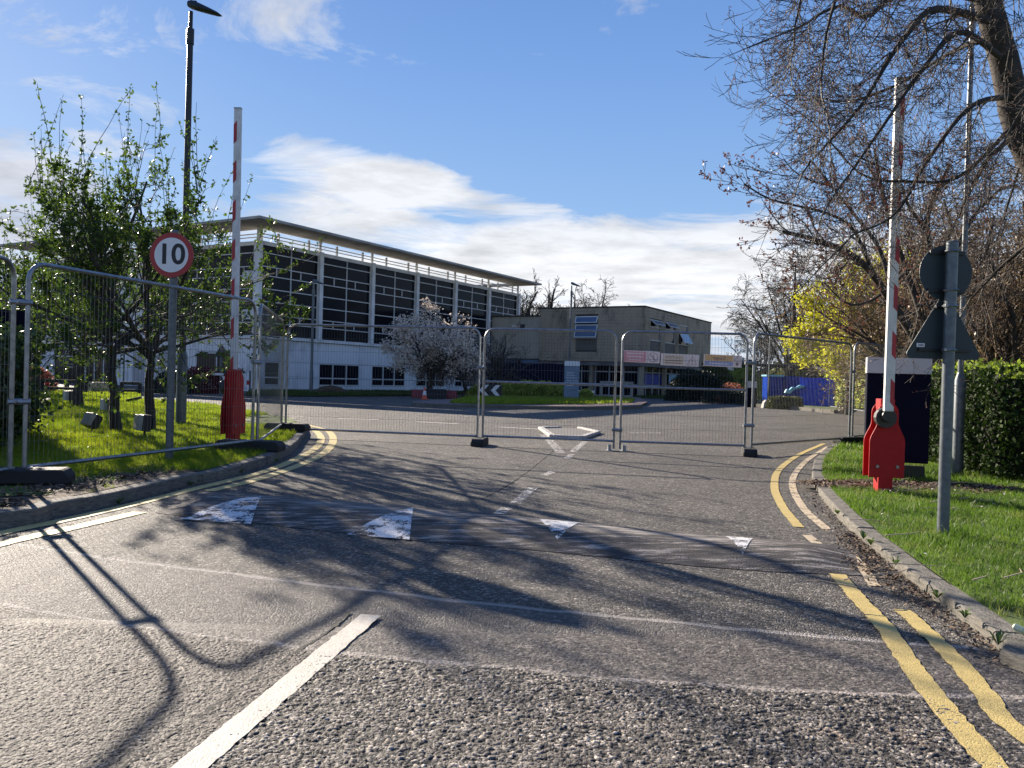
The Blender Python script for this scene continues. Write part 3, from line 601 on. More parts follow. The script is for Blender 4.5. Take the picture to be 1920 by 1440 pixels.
for k in range(13):
    t = T0 + (k + .5) * BAY / 2 * 1.0 + .25
    if t < TEND: wbox('roof_strut', PC, RD, NR, t, t + .10, 8.32, HR - .12, .10, WFR, office, .05)
for z in (8.48, 8.66): wbox('clerestory_rail', PC, RD, NR, 0, TEND, z, z + .05, .05, WFR, office, .08); wbox('clerestory_rail', PC, LD, NL, 0, LLEN, z, z + .05, .05, WFR, office, .08)
wbox('transom_band', PC, RD, NR, T0 + .31, TEND, HG1 - .02, 8.30, .3, COLM, office, .10); wbox('transom_band', PC, LD, NL, .02, LLEN, HG1 - .02, 8.30, .3, COLM, office, .10)
# left wall glazing: narrow lights, a few solid bays
sL = [on_wall(x, 560, PC, LD)[0] for x in (470, 455, 440, 412, 395, 372, 348)]
curtain(PC, LD, NL, .35, 10.2, 5, (2, 6)); curtain(PC, LD, NL, 12.6, 18.4, 3, (2, 6))
for a, b_ in ((10.2, 12.6), (18.4, LLEN)): wbox('wall_panel', PC, LD, NL, a, b_, HG0, HG1, .2, PANEL, office, .03)
for a, z in ((.45, 6.15), (.45, 4.0), (6.3, 7.2)): wbox('reflection_panel', PC, LD, NL, a, a + 1.0, z, z + .55, .05, WFR, office, .03)  # white boxes stand in for bright reflections in the glazing
for s in (0.0, 5.1, 10.1, 15.5, LLEN): wbox('roof_strut', PC, LD, NL, s, s + .12, 8.32, HR, .12, COLM, office, .05)
# cornice above the ground floor
wbox('cornice', PC, RD, NR, 0, TEND + .2, 2.94, HG0 + .02, .32, COLM, office, .15); wbox('cornice', PC, LD, NL, 0, LLEN, 2.94, HG0 + .02, .32, COLM, office, .155)
# ground floor right wall: panels round the windows
zr = [0.0, .76, 1.70, 2.92]
WINS = []
for k, (xa, xb) in enumerate(((495.5, 522), (598, 672), (697, 758), (780.5, 833), (853, 893), (905, 935))):
    sa, za = on_wall(xa, 684, PC, RD); sb, zb = on_wall(xb, 724, PC, RD); WINS.append((sa, sb))
def window(P, D, nrm, s0, s1, z0, z1, parent, lights, low=.0, hi=None, gm=GLASS, name='window', fr=.07):
    w = wbox(name, P, D, nrm, s0, s1, z0, z1, .06, DARKR, parent, -.06)
    w.name = name; org = parent.location + w.location
    def sub(nm, a, b_, c_, d_, dp, m, out):
        o = wbox(nm, P, D, nrm, a, b_, c_, d_, dp, m, parent, out); o.parent = w; o.matrix_parent_inverse = Matrix.Identity(4)
        c = P + D * ((a + b_) / 2) + nrm * (out - dp / 2); loc = Vector((c.x, c.y, (c_ + d_) / 2)) - org; o.location = Matrix.Rotation(-w.rotation_euler[2], 3, 'Z') @ loc; o.rotation_euler[2] = 0; return o
    zs = [z0] + ([z0 + low] if low else []) + ([hi] if hi else []) + [z1]
    for z in (z0, z1): sub('frame', s0, s1, z - fr / 2, z + fr / 2, .14, WFR, .04)
    for z in zs[1:-1]: sub('frame', s0, s1, z - fr / 2, z + fr / 2, .12, WFR, .03)
    acc = [s0 + (s1 - s0) * q for q in lights]
    for s in acc: sub('frame', s - fr / 2, s + fr / 2, z0, z1, .13, WFR, .035)
    for a, b_ in zip(acc, acc[1:]):
        for c_, d_ in zip(zs, zs[1:]): sub('pane', a + fr / 2, b_ - fr / 2, c_ + fr / 2, d_ - fr / 2, .02, gm, -.01)
    return w
for i, (sa, sb) in enumerate(WINS): window(PC, RD, NR, sa, sb, .38, 1.66, office, (0, 1) if i == 0 else (0, .33, .67, 1), low=.42)
edges = [0.0]
for k in range(6): edges += [WINS[k][0], WINS[k][1]]
edges.append(TEND)
for i in range(len(edges) - 1):
    a, b_ = edges[i], edges[i + 1]
    if b_ - a < .1: continue
    iswin = i % 2 == 1
    for z0, z1 in zip(zr, zr[1:]):
        if iswin:
            if z1 <= .77: z1 = .34
            elif z0 < 1.0: continue
        wbox('wall_panel', PC, RD, NR, a + .008, b_ - .008, z0 + .008, z1 - .008, .12, PANEL, office, .02)
# left wall ground floor
sx = lambda x, y=690: on_wall(x, y, PC, LD)[0]
ops = sorted([(sx(435), sx(368), 'w'), (sx(320), sx(296), 'l'), (sx(271), sx(249), 'l'), (sx(214), sx(161), 'd'), (sx(160), sx(102), 'e')])
edges = [0.0]; kinds = []
for a, b_, k in ops: edges += [a, b_]
edges.append(LLEN)
LOUV = mat('louvre_grey', (0.42, 0.43, 0.45), .6)
for i in range(len(edges) - 1):
    a, b_ = edges[i], edges[i + 1]
    if i % 2 == 1:
        k = ops[i // 2][2]; top = 2.25
        if k == 'w': window(PC, LD, NL, a, b_, .75, 2.1, office, (0, .42, 1)); z = .72; wbox('wall_panel', PC, LD, NL, a, b_, 0, z, .12, PANEL, office, .02); top = 2.15
        elif k == 'l':
            lv = wbox('louvre', PC, LD, NL, a, b_, .0, top, .06, LOUV, office, -.05)
            for q in range(14): wbox('louvre_slat', PC, LD, NL, a + .05, b_ - .05, .12 + q * .15, .20 + q * .15, .06, LOUV, office, .02)
        else: window(PC, LD, NL, a, b_, .05, top, office, (0, .25, .62, 1) if k == 'e' else (0, .36, .68, 1), hi=(1.75 if k == 'e' else None))
        wbox('wall_panel', PC, LD, NL, a, b_, top + .02, 2.92, .12, PANEL, office, .02)
    else:
        n = max(1, round((b_ - a) / .62))
        for q in range(n):
            s0 = a + (b_ - a) * q / n; s1 = a + (b_ - a) * (q + 1) / n
            wbox('wall_board', PC, LD, NL, s0 + .008, s1 - .008, 0, 2.92, .12, PANEL, office, .02)
# dark core behind panels, roof canopy ring, main roof slab
core = MB(); q = [PC + RD * .12 + LD * .12, PC + RD * (TEND - .1) + LD * .12, PC + RD * (TEND - .1) + LD * LLEN, PC + RD * .12 + LD * (LLEN - .1)]
core.prism([(p.x - PC.x, p.y - PC.y) for p in q], 0.0, 8.22); core.build('core', DARKR, office)
def ring(s_out, s_in, z0, z1, name, m):
    o = 2.0; A = PC + NR * o + NL * o; B = A + RD * (TEND + 2.6); C = B + LD * (LLEN + 4); D = A + LD * (LLEN + 4)
    i = -.35; a = PC + NR * i + NL * i; b_ = a + RD * (TEND - .7); c = b_ + LD * (LLEN - .7); d = a + LD * (LLEN - .7)
    mb = MB(); O = [A, B, C, D]; I = [a, b_, c, d]
    for k in range(4):
        j = (k + 1) % 4; n = len(mb.v)
        for z in (z0, z1):
            for p in (O[k], O[j], I[j], I[k]): mb.v.append((p.x - PC.x, p.y - PC.y, z + (0.0 if p in (a, b_, c, d) else 0.0)))
        mb.f += [(n, n + 3, n + 2, n + 1), (n + 4, n + 5, n + 6, n + 7), (n, n + 1, n + 5, n + 4), (n + 2, n + 3, n + 7, n + 6)]
    return mb.build(name, m, office)
ring(2, -.3, 9.02, 9.16, 'roof', ROOFM)

# ---------------------------------------------------------------- concrete block building
cc = g(1203, 745); tt = 58 / cc.y; CB = Vector((cc.x * tt, 58.0, 0))
conc = empty('concrete_building', CB, label='stained two storey concrete block building with tilted open windows', cat='building')
BLK = stain_mat('concrete_block', (0.42, 0.335, 0.225), (0.045, 0.035, 0.025), 1.0, .45); BLKD = mat('roof_edge', (0.06, 0.056, 0.05), .9)
RENDER = stain_mat('wing_render', (0.46, 0.41, 0.32), (0.14, 0.11, 0.08), .6, .4)
LS, RS, CZ0, CZ1 = 8.5, 16.4, 2.55, 6.55
def winrange(P, D, x0, x1, y0, y1):
    a = on_wall(x0, y0, P, D); b_ = on_wall(x1, y1, P, D); return (min(a[0], b_[0]), max(a[0], b_[0]), min(a[1], b_[1]), max(a[1], b_[1]))
lw = winrange(CB, LD, 1080, 1121, 594, 634); lp = winrange(CB, LD, 1080, 1119, 636, 657)
rw = [winrange(CB, RD, 1219, 1237, 599, 640), winrange(CB, RD, 1247, 1264, 604, 645), winrange(CB, RD, 1272.5, 1288, 609, 648)]
rp = [(a, b_, CZ0 + .35, c - .03) for a, b_, c, d in rw]
blocks = MB()
def block_wall(D, nrm, L, holes):
    bw, bh = .46, .232; nz = int(round((CZ1 - CZ0) / bh)); bh = (CZ1 - CZ0) / nz
    for j in range(nz):
        z0 = CZ0 + j * bh; s = -bw / 2 if j % 2 else 0
        while s < L:
            segs = [(max(0, s), min(L, s + bw))]
            for (a, b_, c, d) in holes:
                if z0 + bh > c + .05 and z0 < d - .05:
                    ns = []
                    for p, q_ in segs:
                        if q_ <= a or p >= b_: ns.append((p, q_))
                        else:
                            if p < a: ns.append((p, a))
                            if q_ > b_: ns.append((b_, q_))
                    segs = ns
            for p, q_ in segs:
                if q_ - p < .05: continue
                dp = .10 + random.uniform(0, .006); c = D * ((p + q_) / 2) + nrm * (dp / 2 - .04); blocks.box((c.x, c.y, z0 + bh / 2), (q_ - p - .012, dp, bh - .012), math.atan2(D.y, D.x))
            s += bw
block_wall(LD, NL, LS, [lw, lp]); block_wall(RD, NR, RS, rw + rp)
b_o = blocks.build('concrete_blocks', BLK, conc, fix=False); b_o['kind'] = 'stuff'
core = MB(); q = [RD * .06 + LD * .06, RD * (RS) + LD * .06, RD * RS + LD * 8.4, LD * 8.4 + RD * .06]; core.prism([(p.x, p.y) for p in q], CZ0 - .05, CZ1 - .05)
core.build('core', mat('mortar', (.09, .08, .07), .95, scale=3), conc)
mb = MB(); q = [RD * -.1 + LD * -.1, RD * (RS + .1) + LD * -.1, RD * (RS + .1) + LD * 8.7, LD * 8.7 + RD * -.1]; mb.prism([(p.x, p.y) for p in q], CZ1 + .003, CZ1 + .10); mb.build('roof', BLKD, conc)
mb = MB(); q = [RD * -.06 + LD * -.06, RD * (RS + .05) + LD * -.06, RD * (RS + .05) + LD * 8.5, LD * 8.5 + RD * -.06]; mb.prism([(p.x, p.y) for p in q], CZ0 - .30, CZ0 - .06); mb.build('floor_band', mat('stained_band', (.10, .095, .09), .9, scale=1.5, col2=(.22, .2, .18)), conc)
CLAD = mat('ribbed_cladding', (0.15, 0.135, 0.11), .7, scale=2)
def clad(D, nrm, r):
    p_ = wbox('cladding', CB, D, nrm, r[0], r[1], r[2], r[3], .05, CLAD, conc, -.01); 
    n = max(2, int((r[1] - r[0]) / .14))
    for k in range(n): s = r[0] + (r[1] - r[0]) * (k + .5) / n; wbox('cladding_rib', CB, D, nrm, s - .035, s + .035, r[2], r[3], .04, CLAD, conc, .03)
clad(LD, NL, lp)
for r in rp: wbox('cladding', CB, RD, NR, r[0], r[1], r[2], r[3], .05, CLAD, conc, -.01)
def sash(P, D, nrm, s0, s1, z0, z1, tilt, hinge_top=True):
    """top-hung sash pushed outwards"""
    w, h = s1 - s0, z1 - z0; o = empty('open_sash', P + D * ((s0 + s1) / 2) + nrm * .07 + Vector((0, 0, z1 if hinge_top else z0)) - conc.location, math.atan2(D.y, D.x), parent=conc)
    o.rotation_euler[0] = 0; sg = -1 if hinge_top else 1; nl = -1 if (Matrix.Rotation(math.atan2(D.y, D.x), 3, 'Z') @ Vector((0, -1, 0))).dot(nrm) > 0 else 1
    R = Matrix.Rotation(math.radians(tilt) * nl * sg * -1, 4, 'X'); zc = sg * h / 2
    mb = MB().box((0, 0, zc), (w - .1, .02, h - .1)).xf(R); mb.build('pane', SKYG, o, fix=False)
    mb = MB(); 
    for x in (-w / 2, w / 2): mb.box((x, 0, zc), (.07, .05, h))
    for z in (0, sg * h): mb.box((0, 0, z), (w + .066, .047, .066))
    mb.xf(R).build('frame', WFR, o, fix=False)
window(CB, LD, NL, lw[0], lw[1], lw[2], lw[3], conc, (0, 1), hi=lw[2] + (lw[3] - lw[2]) * .62)
hh = (lw[3] - lw[2]); sash(CB, LD, NL, lw[0] + .05, lw[1] - .05, lw[2] + hh * .70, lw[3] - .03, 20); sash(CB, LD, NL, lw[0] + .05, lw[1] - .05, lw[2] + .03, lw[2] + hh * .60, 16, True)
for i, r in enumerate(rw):
    hh = r[3] - r[2]; window(CB, RD, NR, r[0], r[1], r[2], r[3], conc, (0, 1), hi=r[2] + hh * .66)
    if i < 2: sash(CB, RD, NR, r[0] + .04, r[1] - .04, r[2] + hh * .68, r[3] - .02, 48)
    else: sash(CB, RD, NR, r[0] + .04, r[1] - .04, r[2] + .03, r[2] + hh * .62, 28)
# security lamp on the corner, small vent box
mb = MB(); p = RD * .9 + NR * .35; mb.tube([RD * .9, p, p + Vector((0, 0, .1))], .04, 6); mb.box((p.x - .35, p.y - .1, 3.25 - 0), (.6, .3, .28)); mb.v = [(a, b_, c if c > 1 else c + 3.3) for a, b_, c in mb.v]; mb.build('security_lamp', WFR, conc)
# ground floor glazing: pale frames with dark glass
GF = mat('weathered_frame', (0.38, 0.37, 0.36), .7, var=.15); GZ = CZ0 - .30
gl = winrange(CB, LD, 1086, 1168, 690, 735)
INS = .5
Pi = CB - NL * INS - NR * INS
def gf(D, nrm, L, n, m_low=None):
    for k in range(n):
        a, b_ = L * k / n, L * (k + 1) / n
        wbox('glass_pane', Pi, D, nrm, a + .04, b_ - .04, .95, 1.78, .02, GLASS, conc, 0); wbox('glass_pane', Pi, D, nrm, a + .04, b_ - .04, 1.86, GZ - .02, .02, GLASS, conc, 0)
        wbox('glass_pane', Pi, D, nrm, a + .04, b_ - .04, .1, .68, .02, GLASS, conc, 0)
        wbox('spandrel', Pi, D, nrm, a, b_, .68, .92, .08, GF, conc, .02); wbox('mullion', Pi, D, nrm, a - .05, a + .05, 0, GZ, .10, GF, conc, .05)
    wbox('transom', Pi, D, nrm, 0, L, 1.78, 1.86, .09, GF, conc, .03)
gf(LD, NL, 8.0, 7); gf(RD, NR, 15.6, 11)
for s in (.0, 4.0, 8.0): wbox('column', CB, LD, NL, s, s + .3, 0, GZ + .04, .3, BLK, conc, -.1)
for s in (5.2, 10.4, 16.0): wbox('column', CB, RD, NR, s, s + .3, 0, GZ + .04, .3, BLK, conc, -.1)
mb = MB(); q = [RD * 1.2 + LD * 1.2, RD * RS + LD * 1.2, RD * RS + LD * 8.4, LD * 8.4 + RD * 1.2]; mb.prism([(p.x, p.y) for p in q], 0, CZ0 - .3); mb.build('dark_room', DARKR, conc)
BLUEP = mat('blue_poster', (0.02, 0.035, 0.30), .5); 
r_ = winrange(Pi, RD, 1206, 1248, 704, 716); wbox('poster', Pi, RD, NR, r_[0], r_[1], .95, 1.7, .015, BLUEP, conc, .02)
r_ = winrange(Pi, RD, 1254, 1268, 704, 720); wbox('poster', Pi, RD, NR, r_[0], r_[1], 1.0, 1.75, .015, mat('pale_blue_poster', (.25, .5, .68), .5), conc, .025)
# lower rendered wing joining the two buildings
WP = CB + LD * (LS + .02) - NL * .1
wing = empty('rendered_wing', WP, label='lower beige rendered wing joining the glass and concrete buildings', cat='building')
for k in range(5): wbox('wall_panel', WP, LD, NL, k * 2.6 + .006, (k + 1) * 2.6 - .006, 2.7, 6.0, .3, RENDER, wing, 0)
mb = MB(); q = [NL * .1, LD * 13.2 + NL * .1, LD * 13.2 - NL * 9, -NL * 9]; mb.prism([(p.x, p.y) for p in q], 6.003, 6.1); mb.build('roof', BLKD, wing)
mb = MB(); q = [-NL * .32, LD * 12.9 - NL * .32, LD * 12.9 - NL * 8.8, -NL * 8.8]; mb.prism([(p.x, p.y) for p in q], 0, 5.95); mb.build('core', DARKR, wing)
for k in range(7): a = k * 1.85; wbox('clerestory_pane', WP, LD, NL, a + .12, a + 1.7, 2.1, 2.6, .03, SKYG if k in (0, 1) else CONC if k % 3 == 2 else GLASS, wing, 0.0)
wbox('lintel', WP, LD, NL, 0, 13, 2.62, 2.70, .4, BLKD, wing, .05); wbox('sill', WP, LD, NL, 0, 13, 2.0, 2.08, .2, GF, wing, .05)
mb = MB(); c = LD * 1.6 + NL * .08; mb.box((c.x, c.y, 5.2), (.3, .3, .35), AL); mb.build('vent_box', BLKD, wing)
c = LD * 2.4 + NL * .08; mb = MB().box((c.x, c.y, 5.25), (.25, .25, .2), AL); mb.build('camera_housing', WFR, wing)
# dark navy hoarding in front of the wing
NAVY = mat('navy_hoarding', (0.006, 0.008, 0.026), .7, scale=2, spec=.1)
def hoarding(x0, y0, x1, Y0, Y1, h, n, m, label, cat='hoarding', ribs=0):
    a = at(x0, y0, Y0); b_ = at(x1, y0, Y1); a.z = b_.z = 0; D = (b_ - a); L = D.length; D.normalize(); nr = Vector((D.y, -D.x, 0))
    if nr.y > 0: nr = -nr
    root = empty('hoarding', a, label=label, cat=cat)
    for k in range(n):
        mb = MB(); w = L / n - .015; z1 = h + random.uniform(-.012, .012)
        if ribs:
            P = []; 
            for i in range(ribs):
                u0 = w * i / ribs; q = w / ribs
                P += [(u0, 0), (u0 + q * .35, 0), (u0 + q * .5, -.045), (u0 + q * .85, -.045)]
            P.append((w, 0)); 
            for (x, y) in P: mb.v += [(x, y, 0.05), (x, y, z1)]
            for i in range(len(P) - 1): mb.f.append((2 * i, 2 * i + 2, 2 * i + 3, 2 * i + 1))
        else: mb.box((w / 2, 0, z1 / 2 + .02), (w, .04, z1 - .04))
        o = mb.build('hoarding_panel', m, root, fix=False); o.location = D * (L * k / n); o.rotation_euler[2] = math.atan2(D.y, D.x)
    for k in range(n + 1):
        o = MB().box((0, .07, h / 2), (.08, .08, h)).build('post', m, root, fix=False); o.location = D * (L * k / n) ; o.rotation_euler[2] = math.atan2(D.y, D.x)
    return root
hoarding(905, 700, 1072, 54, 52.5, 2.15, 6, NAVY, 'dark navy hoarding in front of the beige rendered wing')

# far left: low buildings glimpsed behind the trees
fb = at(-30, 700, 58); fb.z = 0
low = empty('low_building', fb, label='low grey building with a white fascia at the far left', cat='building')
gw = mat('grey_brick', (0.20, 0.185, 0.17), .9, scale=3)
b1 = at(72, 690, 60)
Lw = b1.x - fb.x + 1.0
MB().box((Lw / 2 - 4, 4, 1.35), (Lw + 8, 8, 2.7)).build('wall', gw, low); MB().box((Lw / 2 - 4, 3.8, 2.95), (Lw + 8.6, 8.8, .5)).build('fascia', WFR, low)
MB().box((Lw / 2 - 4, 3.8, 4.3), (Lw + 4, 7, 2.2)).build('upper_wall', mat('slate_cladding', (.13, .13, .14), .8), low)
for x in (-3, 0.2, 2.2): MB().box((x, -.03, 1.5), (1.3, .06, 1.1)).build('window', GLASS, low)
MB().box((Lw - 1.3, -.05, .8), (.9, .1, .35)).build('sign_board', WFR, low); MB().box((Lw - 1.3, -.05, 1.4), (.9, .1, .2)).build('sign_board', WFR, low)

# distant apartment block seen above the third fence sign? kept as a pale building
pb = at(1350, 700, 170); pb.z = 0
pale = empty('distant_building', pb, label='pale distant building behind the hanging orange fence sign', cat='building')
MB().box((0, 6, 3.4), (11, 9, 6.8)).build('wall', mat('pale_wall', (.5, .47, .45), .9), pale); 
for k in range(4):
    for j in range(2): MB().box((-3.9 + k * 2.6, 1.46, 1.8 + j * 2.8), (1.2, .08, 1.3)).build('window', GLASS, pale)
# ================================================================== street furniture
GALV = mat('galvanised_steel', (0.17, 0.18, 0.19), 0.38, metal=.8, scale=14, col2=(0.33, 0.34, 0.35), bump=.05)
GALVP = mat('grey_paint_pole', (0.075, 0.09, 0.10), 0.42, metal=.3, scale=20, col2=(0.14, 0.16, 0.17))
BLACK = mat('black_rubber', (0.018, 0.018, 0.018), .8, scale=18, bump=.3); BLKP = mat('black_lamp_paint', (0.012, 0.013, 0.016), .45)
WIRE = mat('fence_wire', (0.16, 0.17, 0.17), .5, metal=.6)
def arc_path(L, h, z0, r):
    P = [(0, z0), (0, h - r)]; P += [(r - r * math.cos(a), h - r + r * math.sin(a)) for a in [math.pi / 2 * k / 6 for k in range(1, 7)]]
    P += [(L - r, h)]; P += [(L - r + r * math.sin(a), h - r + r * math.cos(a)) for a in [math.pi / 2 * k / 6 for k in range(1, 7)]]; P += [(L, z0)]; return P
def fence_panel(a, b_, h, zb, label, mid=None, vs=.052, group='temporary mesh fence panels across the road', tb=.021, bot=.13, r=.17):
    a = Vector((a[0], a[1], 0)); b_ = Vector((b_[0], b_[1], 0)); D = b_ - a; L = D.length; root = empty('mesh_fence', (a.x, a.y, zb), math.atan2(D.y, D.x), label, 'fence panel', group)
    MB().tube([(x, 0, z) for x, z in arc_path(L, h, 0.0, r)], tb, 8).build('frame', GALV, root, smooth=True, fix=False)
    MB().tube([(tb, 0, bot), (L - tb, 0, bot)], tb * .95, 8).build('bottom_rail', GALV, root, smooth=True, fix=False)
    if mid: MB().tube([(tb, 0, mid), (L - tb, 0, mid)], tb * .9, 8).build('middle_rail', GALV, root, smooth=True, fix=False)
    n = int(L / vs); V = []; Fc = []
    def w(p, q, rr):
        d = (q - p).normalized(); u = Vector((0, 1, 0)); s_ = d.cross(u); k = len(V)
        for c in (p, q):
            for m_ in range(3): t_ = m_ * 2.0944; V.append(tuple(c + (u * math.cos(t_) + s_ * math.sin(t_)) * rr))
        for m_ in range(3): j = (m_ + 1) % 3; Fc.append((k + m_, k + j, k + 3 + j, k + 3 + m_))
    for i in range(1, n):
        x = L * i / n; ex = min(x, L - x); top = h if ex > r else h - r + math.sqrt(max(0, r * r - (r - ex) ** 2)); w(Vector((x, .004, bot - .015)), Vector((x, .004, top)), .0016)
    nz = max(3, int(round((h - bot) / .235)))
    for j in range(1, nz): z = bot + (h - bot) * j / nz; w(Vector((0, -.004, z)), Vector((L, -.004, z)), .0019)
    o = npmesh('wire_mesh', V, Fc, WIRE, root); o['kind'] = 'stuff'
    return root
FP = {'a': (-4.42, 7.28), 'b': (-3.46, 10.72), 'c': (-3.42, 10.80), 'd': (-4.16, 14.50), 'e': (-4.10, 14.56), 'f': (-.58, 13.98), 'g': (-.49, 13.95), 'h': (1.76, 13.62), 'i': (1.86, 13.58), 'j': (3.93, 13.42), 'k': (4.05, 13.44), 'l': (6.72, 15.88), 'm': (6.80, 15.93), 'n': (9.35, 18.2)}
fence_panel((-4.50, 3.70), (-4.50, 7.20), 2.0, LZ, 'galvanised mesh fence panel cut off by the left edge of the photo')
fence_panel(FP['a'], FP['b'], 2.0, LZ, 'mesh fence panel in front of the speed limit sign and left barrier')
fence_panel(FP['c'], FP['d'], 2.0, LZ - .03, 'mesh fence panel seen end-on between left barrier and yellow lines')
fence_panel(FP['e'], FP['f'], 2.02, .02, 'wide mesh fence panel in front of the blossom tree')
fence_panel(FP['g'], FP['h'], 2.0, .03, 'mesh gate panel with a middle rail in front of the blue totem sign', mid=1.08)
fence_panel(FP['i'], FP['j'], 2.0, .03, 'mesh gate panel with three small signs tied on it', mid=1.06)
fence_panel(FP['k'], FP['l'], 2.0, .05, 'mesh fence panel in front of the blue corrugated hoarding')
fence_panel(FP['m'], FP['n'], 2.0, RZ, 'mesh fence panel running behind the dark totem by the right barrier')
def clamp(pa, pb, z, label):
    a = Vector((*pa, z)); b_ = Vector((*pb, z)); root = MB().tube([a - (b_ - a) * .3, b_ + (b_ - a) * .3], .03, 8).tube([a.lerp(b_, .5) - Vector((0, .05, 0)), a.lerp(b_, .5) + Vector((0, .03, 0))], .012, 6).build('fence_clamp', GALV)
    tag(root, label, 'clamp', 'clamps joining the fence panels')
cl = [((-4.5, 7.2), FP['a'], 1.75, 'upper steel clamp on the fence joint at the left edge'), ((-4.5, 7.2), FP['a'], .85, 'lower steel clamp on the fence joint at the left edge'), (FP['h'], FP['i'], .35, 'low clamp on the joint between the two gate panels'), (FP['f'], FP['g'], 1.35, 'clamp on the joint left of the blue totem sign'),
      (FP['j'], FP['k'], 1.55, 'upper clamp on the joint right of the three signs'), (FP['j'], FP['k'], .5, 'lower clamp on the joint right of the three signs'), (FP['l'], FP['m'], 1.5, 'clamp on the fence joint beside the dark totem'), (FP['b'], FP['c'], 1.3, 'clamp on the fence joint beside the left barrier')]
for c in cl: clamp(*c)
def foot(x, y, z, rz, label, L=.62, w=.22, h=.13, m=BLACK):
    mb = MB(); P = [(-L / 2, 0), (L / 2, 0), (L / 2, h * .55), (L / 2 - .05, h), (-L / 2 + .05, h), (-L / 2, h * .55)]
    mb.plate(P, -w / 2, w / 2); root = mb.build('concrete_foot_block', m, None, bevel=.012); root.location = (x, y, z); root.rotation_euler[2] = rz
    tag(root, label, 'fence foot', 'blocks that hold up the fence panels')
    for sx_ in (-.07, .07): MB().tube([(sx_, 0, h - .002), (sx_, 0, h + .012)], .03, 10).build('socket', GALV, root)
CBL = mat('concrete_foot', (.40, .38, .35), .9, scale=20, bump=.4)
foot(-4.42, 7.22, LZ, .25, 'black fence foot on the bare soil at the left edge', .85, .26); foot(-3.50, 10.76, LZ, -.10, 'black fence foot beside the left barrier', .9, .26); foot(-4.05, 14.5, LZ, -.15, 'black fence foot at the tip of the left lawn', .8, .26)
foot(-.53, 13.86, 0, 1.45, 'black fence foot on the road below the blue totem sign'); foot(4.0, 13.38, 0, 1.35, 'black fence foot on the road right of the gate signs'); foot(6.75, 15.82, RZ, .45, 'black fence foot on the right verge by the dark totem', .8)
for x, l in ((1.68, 'left white bracket foot under the gate joint'), (1.93, 'right white bracket foot under the gate joint')):
    mb = MB().box((0, 0, .05), (.05, .16, .10)).box((0, .0, .005), (.12, .2, .01)); o = mb.build('gate_bracket', GALV); o.location = (x, 13.58, 0.0); tag(o, l, 'bracket', 'brackets under the gate joint')
# steel corner plates at the left fence joint
# ---- signs on the gate (seen from behind: faint mirrored print)
gd = (Vector((*FP['j'], 0)) - Vector((*FP['i'], 0))); gl_ = gd.length; gd.normalize(); ga = math.atan2(gd.y, gd.x); gi = Vector((*FP['i'], 0))
INK = mat('faded_ink', (.35, .22, .2), .8); PINK = mat('pink_print', (.80, .36, .38), .6, var=.05); PALE = mat('pale_pink_board', (.85, .70, .66), .6, var=.03); BEIGE = mat('beige_print', (.78, .62, .46), .6, var=.05); ORNG = mat('orange_print', (.80, .48, .22), .6, var=.05); LILA = mat('blue_print', (.38, .42, .62), .6)
def fsign(px0, px1, y0, y1, label, kind_):
    a = on_wall(px0, y0, gi, gd); b_ = on_wall(px1, y1, gi, gd); s0, s1 = a[0], b_[0]; z1 = a[1]; z0 = z1 - .20; w = s1 - s0; h = z1 - z0
    root = empty('hanging_sign', gi + gd * ((s0 + s1) / 2) + Vector((.0, .02, (z0 + z1) / 2)), ga + math.radians(0), label, 'sign', 'small signs tied to the gate panel')
    root.rotation_euler[1] = math.radians(1.2)
    MB().box((0, 0, 0), (w, .006, h)).build('board', PALE, root, bevel=.002)
    if kind_ == 0:
        MB().box((-w * .17, -.005, 0), (w * .60, .004, h * .88)).build('print_area', PINK, root)
        for j in range(3): MB().box((-w * .17, -.0085, h * (.26 - .26 * j)), (w * (.46 - .06 * j), .002, h * .09)).build('print_line', PALE, root)
        c = MB(); P = [(w * .32 + math.cos(t * .2618) * h * .38, 0, math.sin(t * .2618) * h * .38) for t in range(25)]; c.v = []; c.tube([(x, -.006, z) for x, y, z in P], .004, 4, cap=False); c.tube([(w * .32 - h * .27, -.006, h * .27), (w * .32 + h * .27, -.006, -h * .27)], .004, 4)
        c.tube([(w * .32, -.006, h * .2), (w * .32, -.006, -.0), (w * .32 + .02, -.006, -h * .22)], .006, 5); c.build('pictogram', INK, root)
    elif kind_ == 1:
        MB().box((-w * .17, -.005, 0), (w * .55, .004, h * .80)).build('print_area', BEIGE, root)
        text('CAUTION', h * .30, INK, root, (-w * .17, -.009, h * .2), mirror=True, ext=.0005); 
        for j in range(2): MB().box((-w * .17, -.0085, h * (-.08 - .2 * j)), (w * .44, .002, h * .08)).build('print_line', INK, root)
        c = MB().tube([(w * .32 - h * .4, -.006, -h * .36), (w * .32 + h * .4, -.006, -h * .36), (w * .32, -.006, h * .38), (w * .32 - h * .4, -.006, -h * .36)], .004, 4); c.tube([(w * .32, -.006, h * .12), (w * .32, -.006, -h * .12)], .006, 5).tube([(w * .32, -.006, -h * .2), (w * .32, -.006, -h * .26)], .006, 5); c.build('pictogram', INK, root)
    else:
        MB().box((-w * .1, -.005, h * .23), (w * .74, .004, h * .5)).build('print_area', ORNG, root); MB().box((-w * .1, -.005, -h * .25), (w * .74, .004, h * .34)).build('print_area', LILA, root)
        text('Danger', h * .36, INK, root, (-w * .1, -.009, h * .2), mirror=True, ext=.0005, bold=.001)
        MB().box((-w * .1, -.0085, -h * .25), (w * .5, .002, h * .08)).build('print_line', PALE, root)
        c = MB().tube([(w * .38 - h * .24, -.006, h * .05), (w * .38 + h * .24, -.006, h * .05), (w * .38, -.006, h * .42), (w * .38 - h * .24, -.006, h * .05)], .004, 4); c.box((w * .38, -.006, -h * .22), (.045, .004, .05)); c.build('pictogram', INK, root)
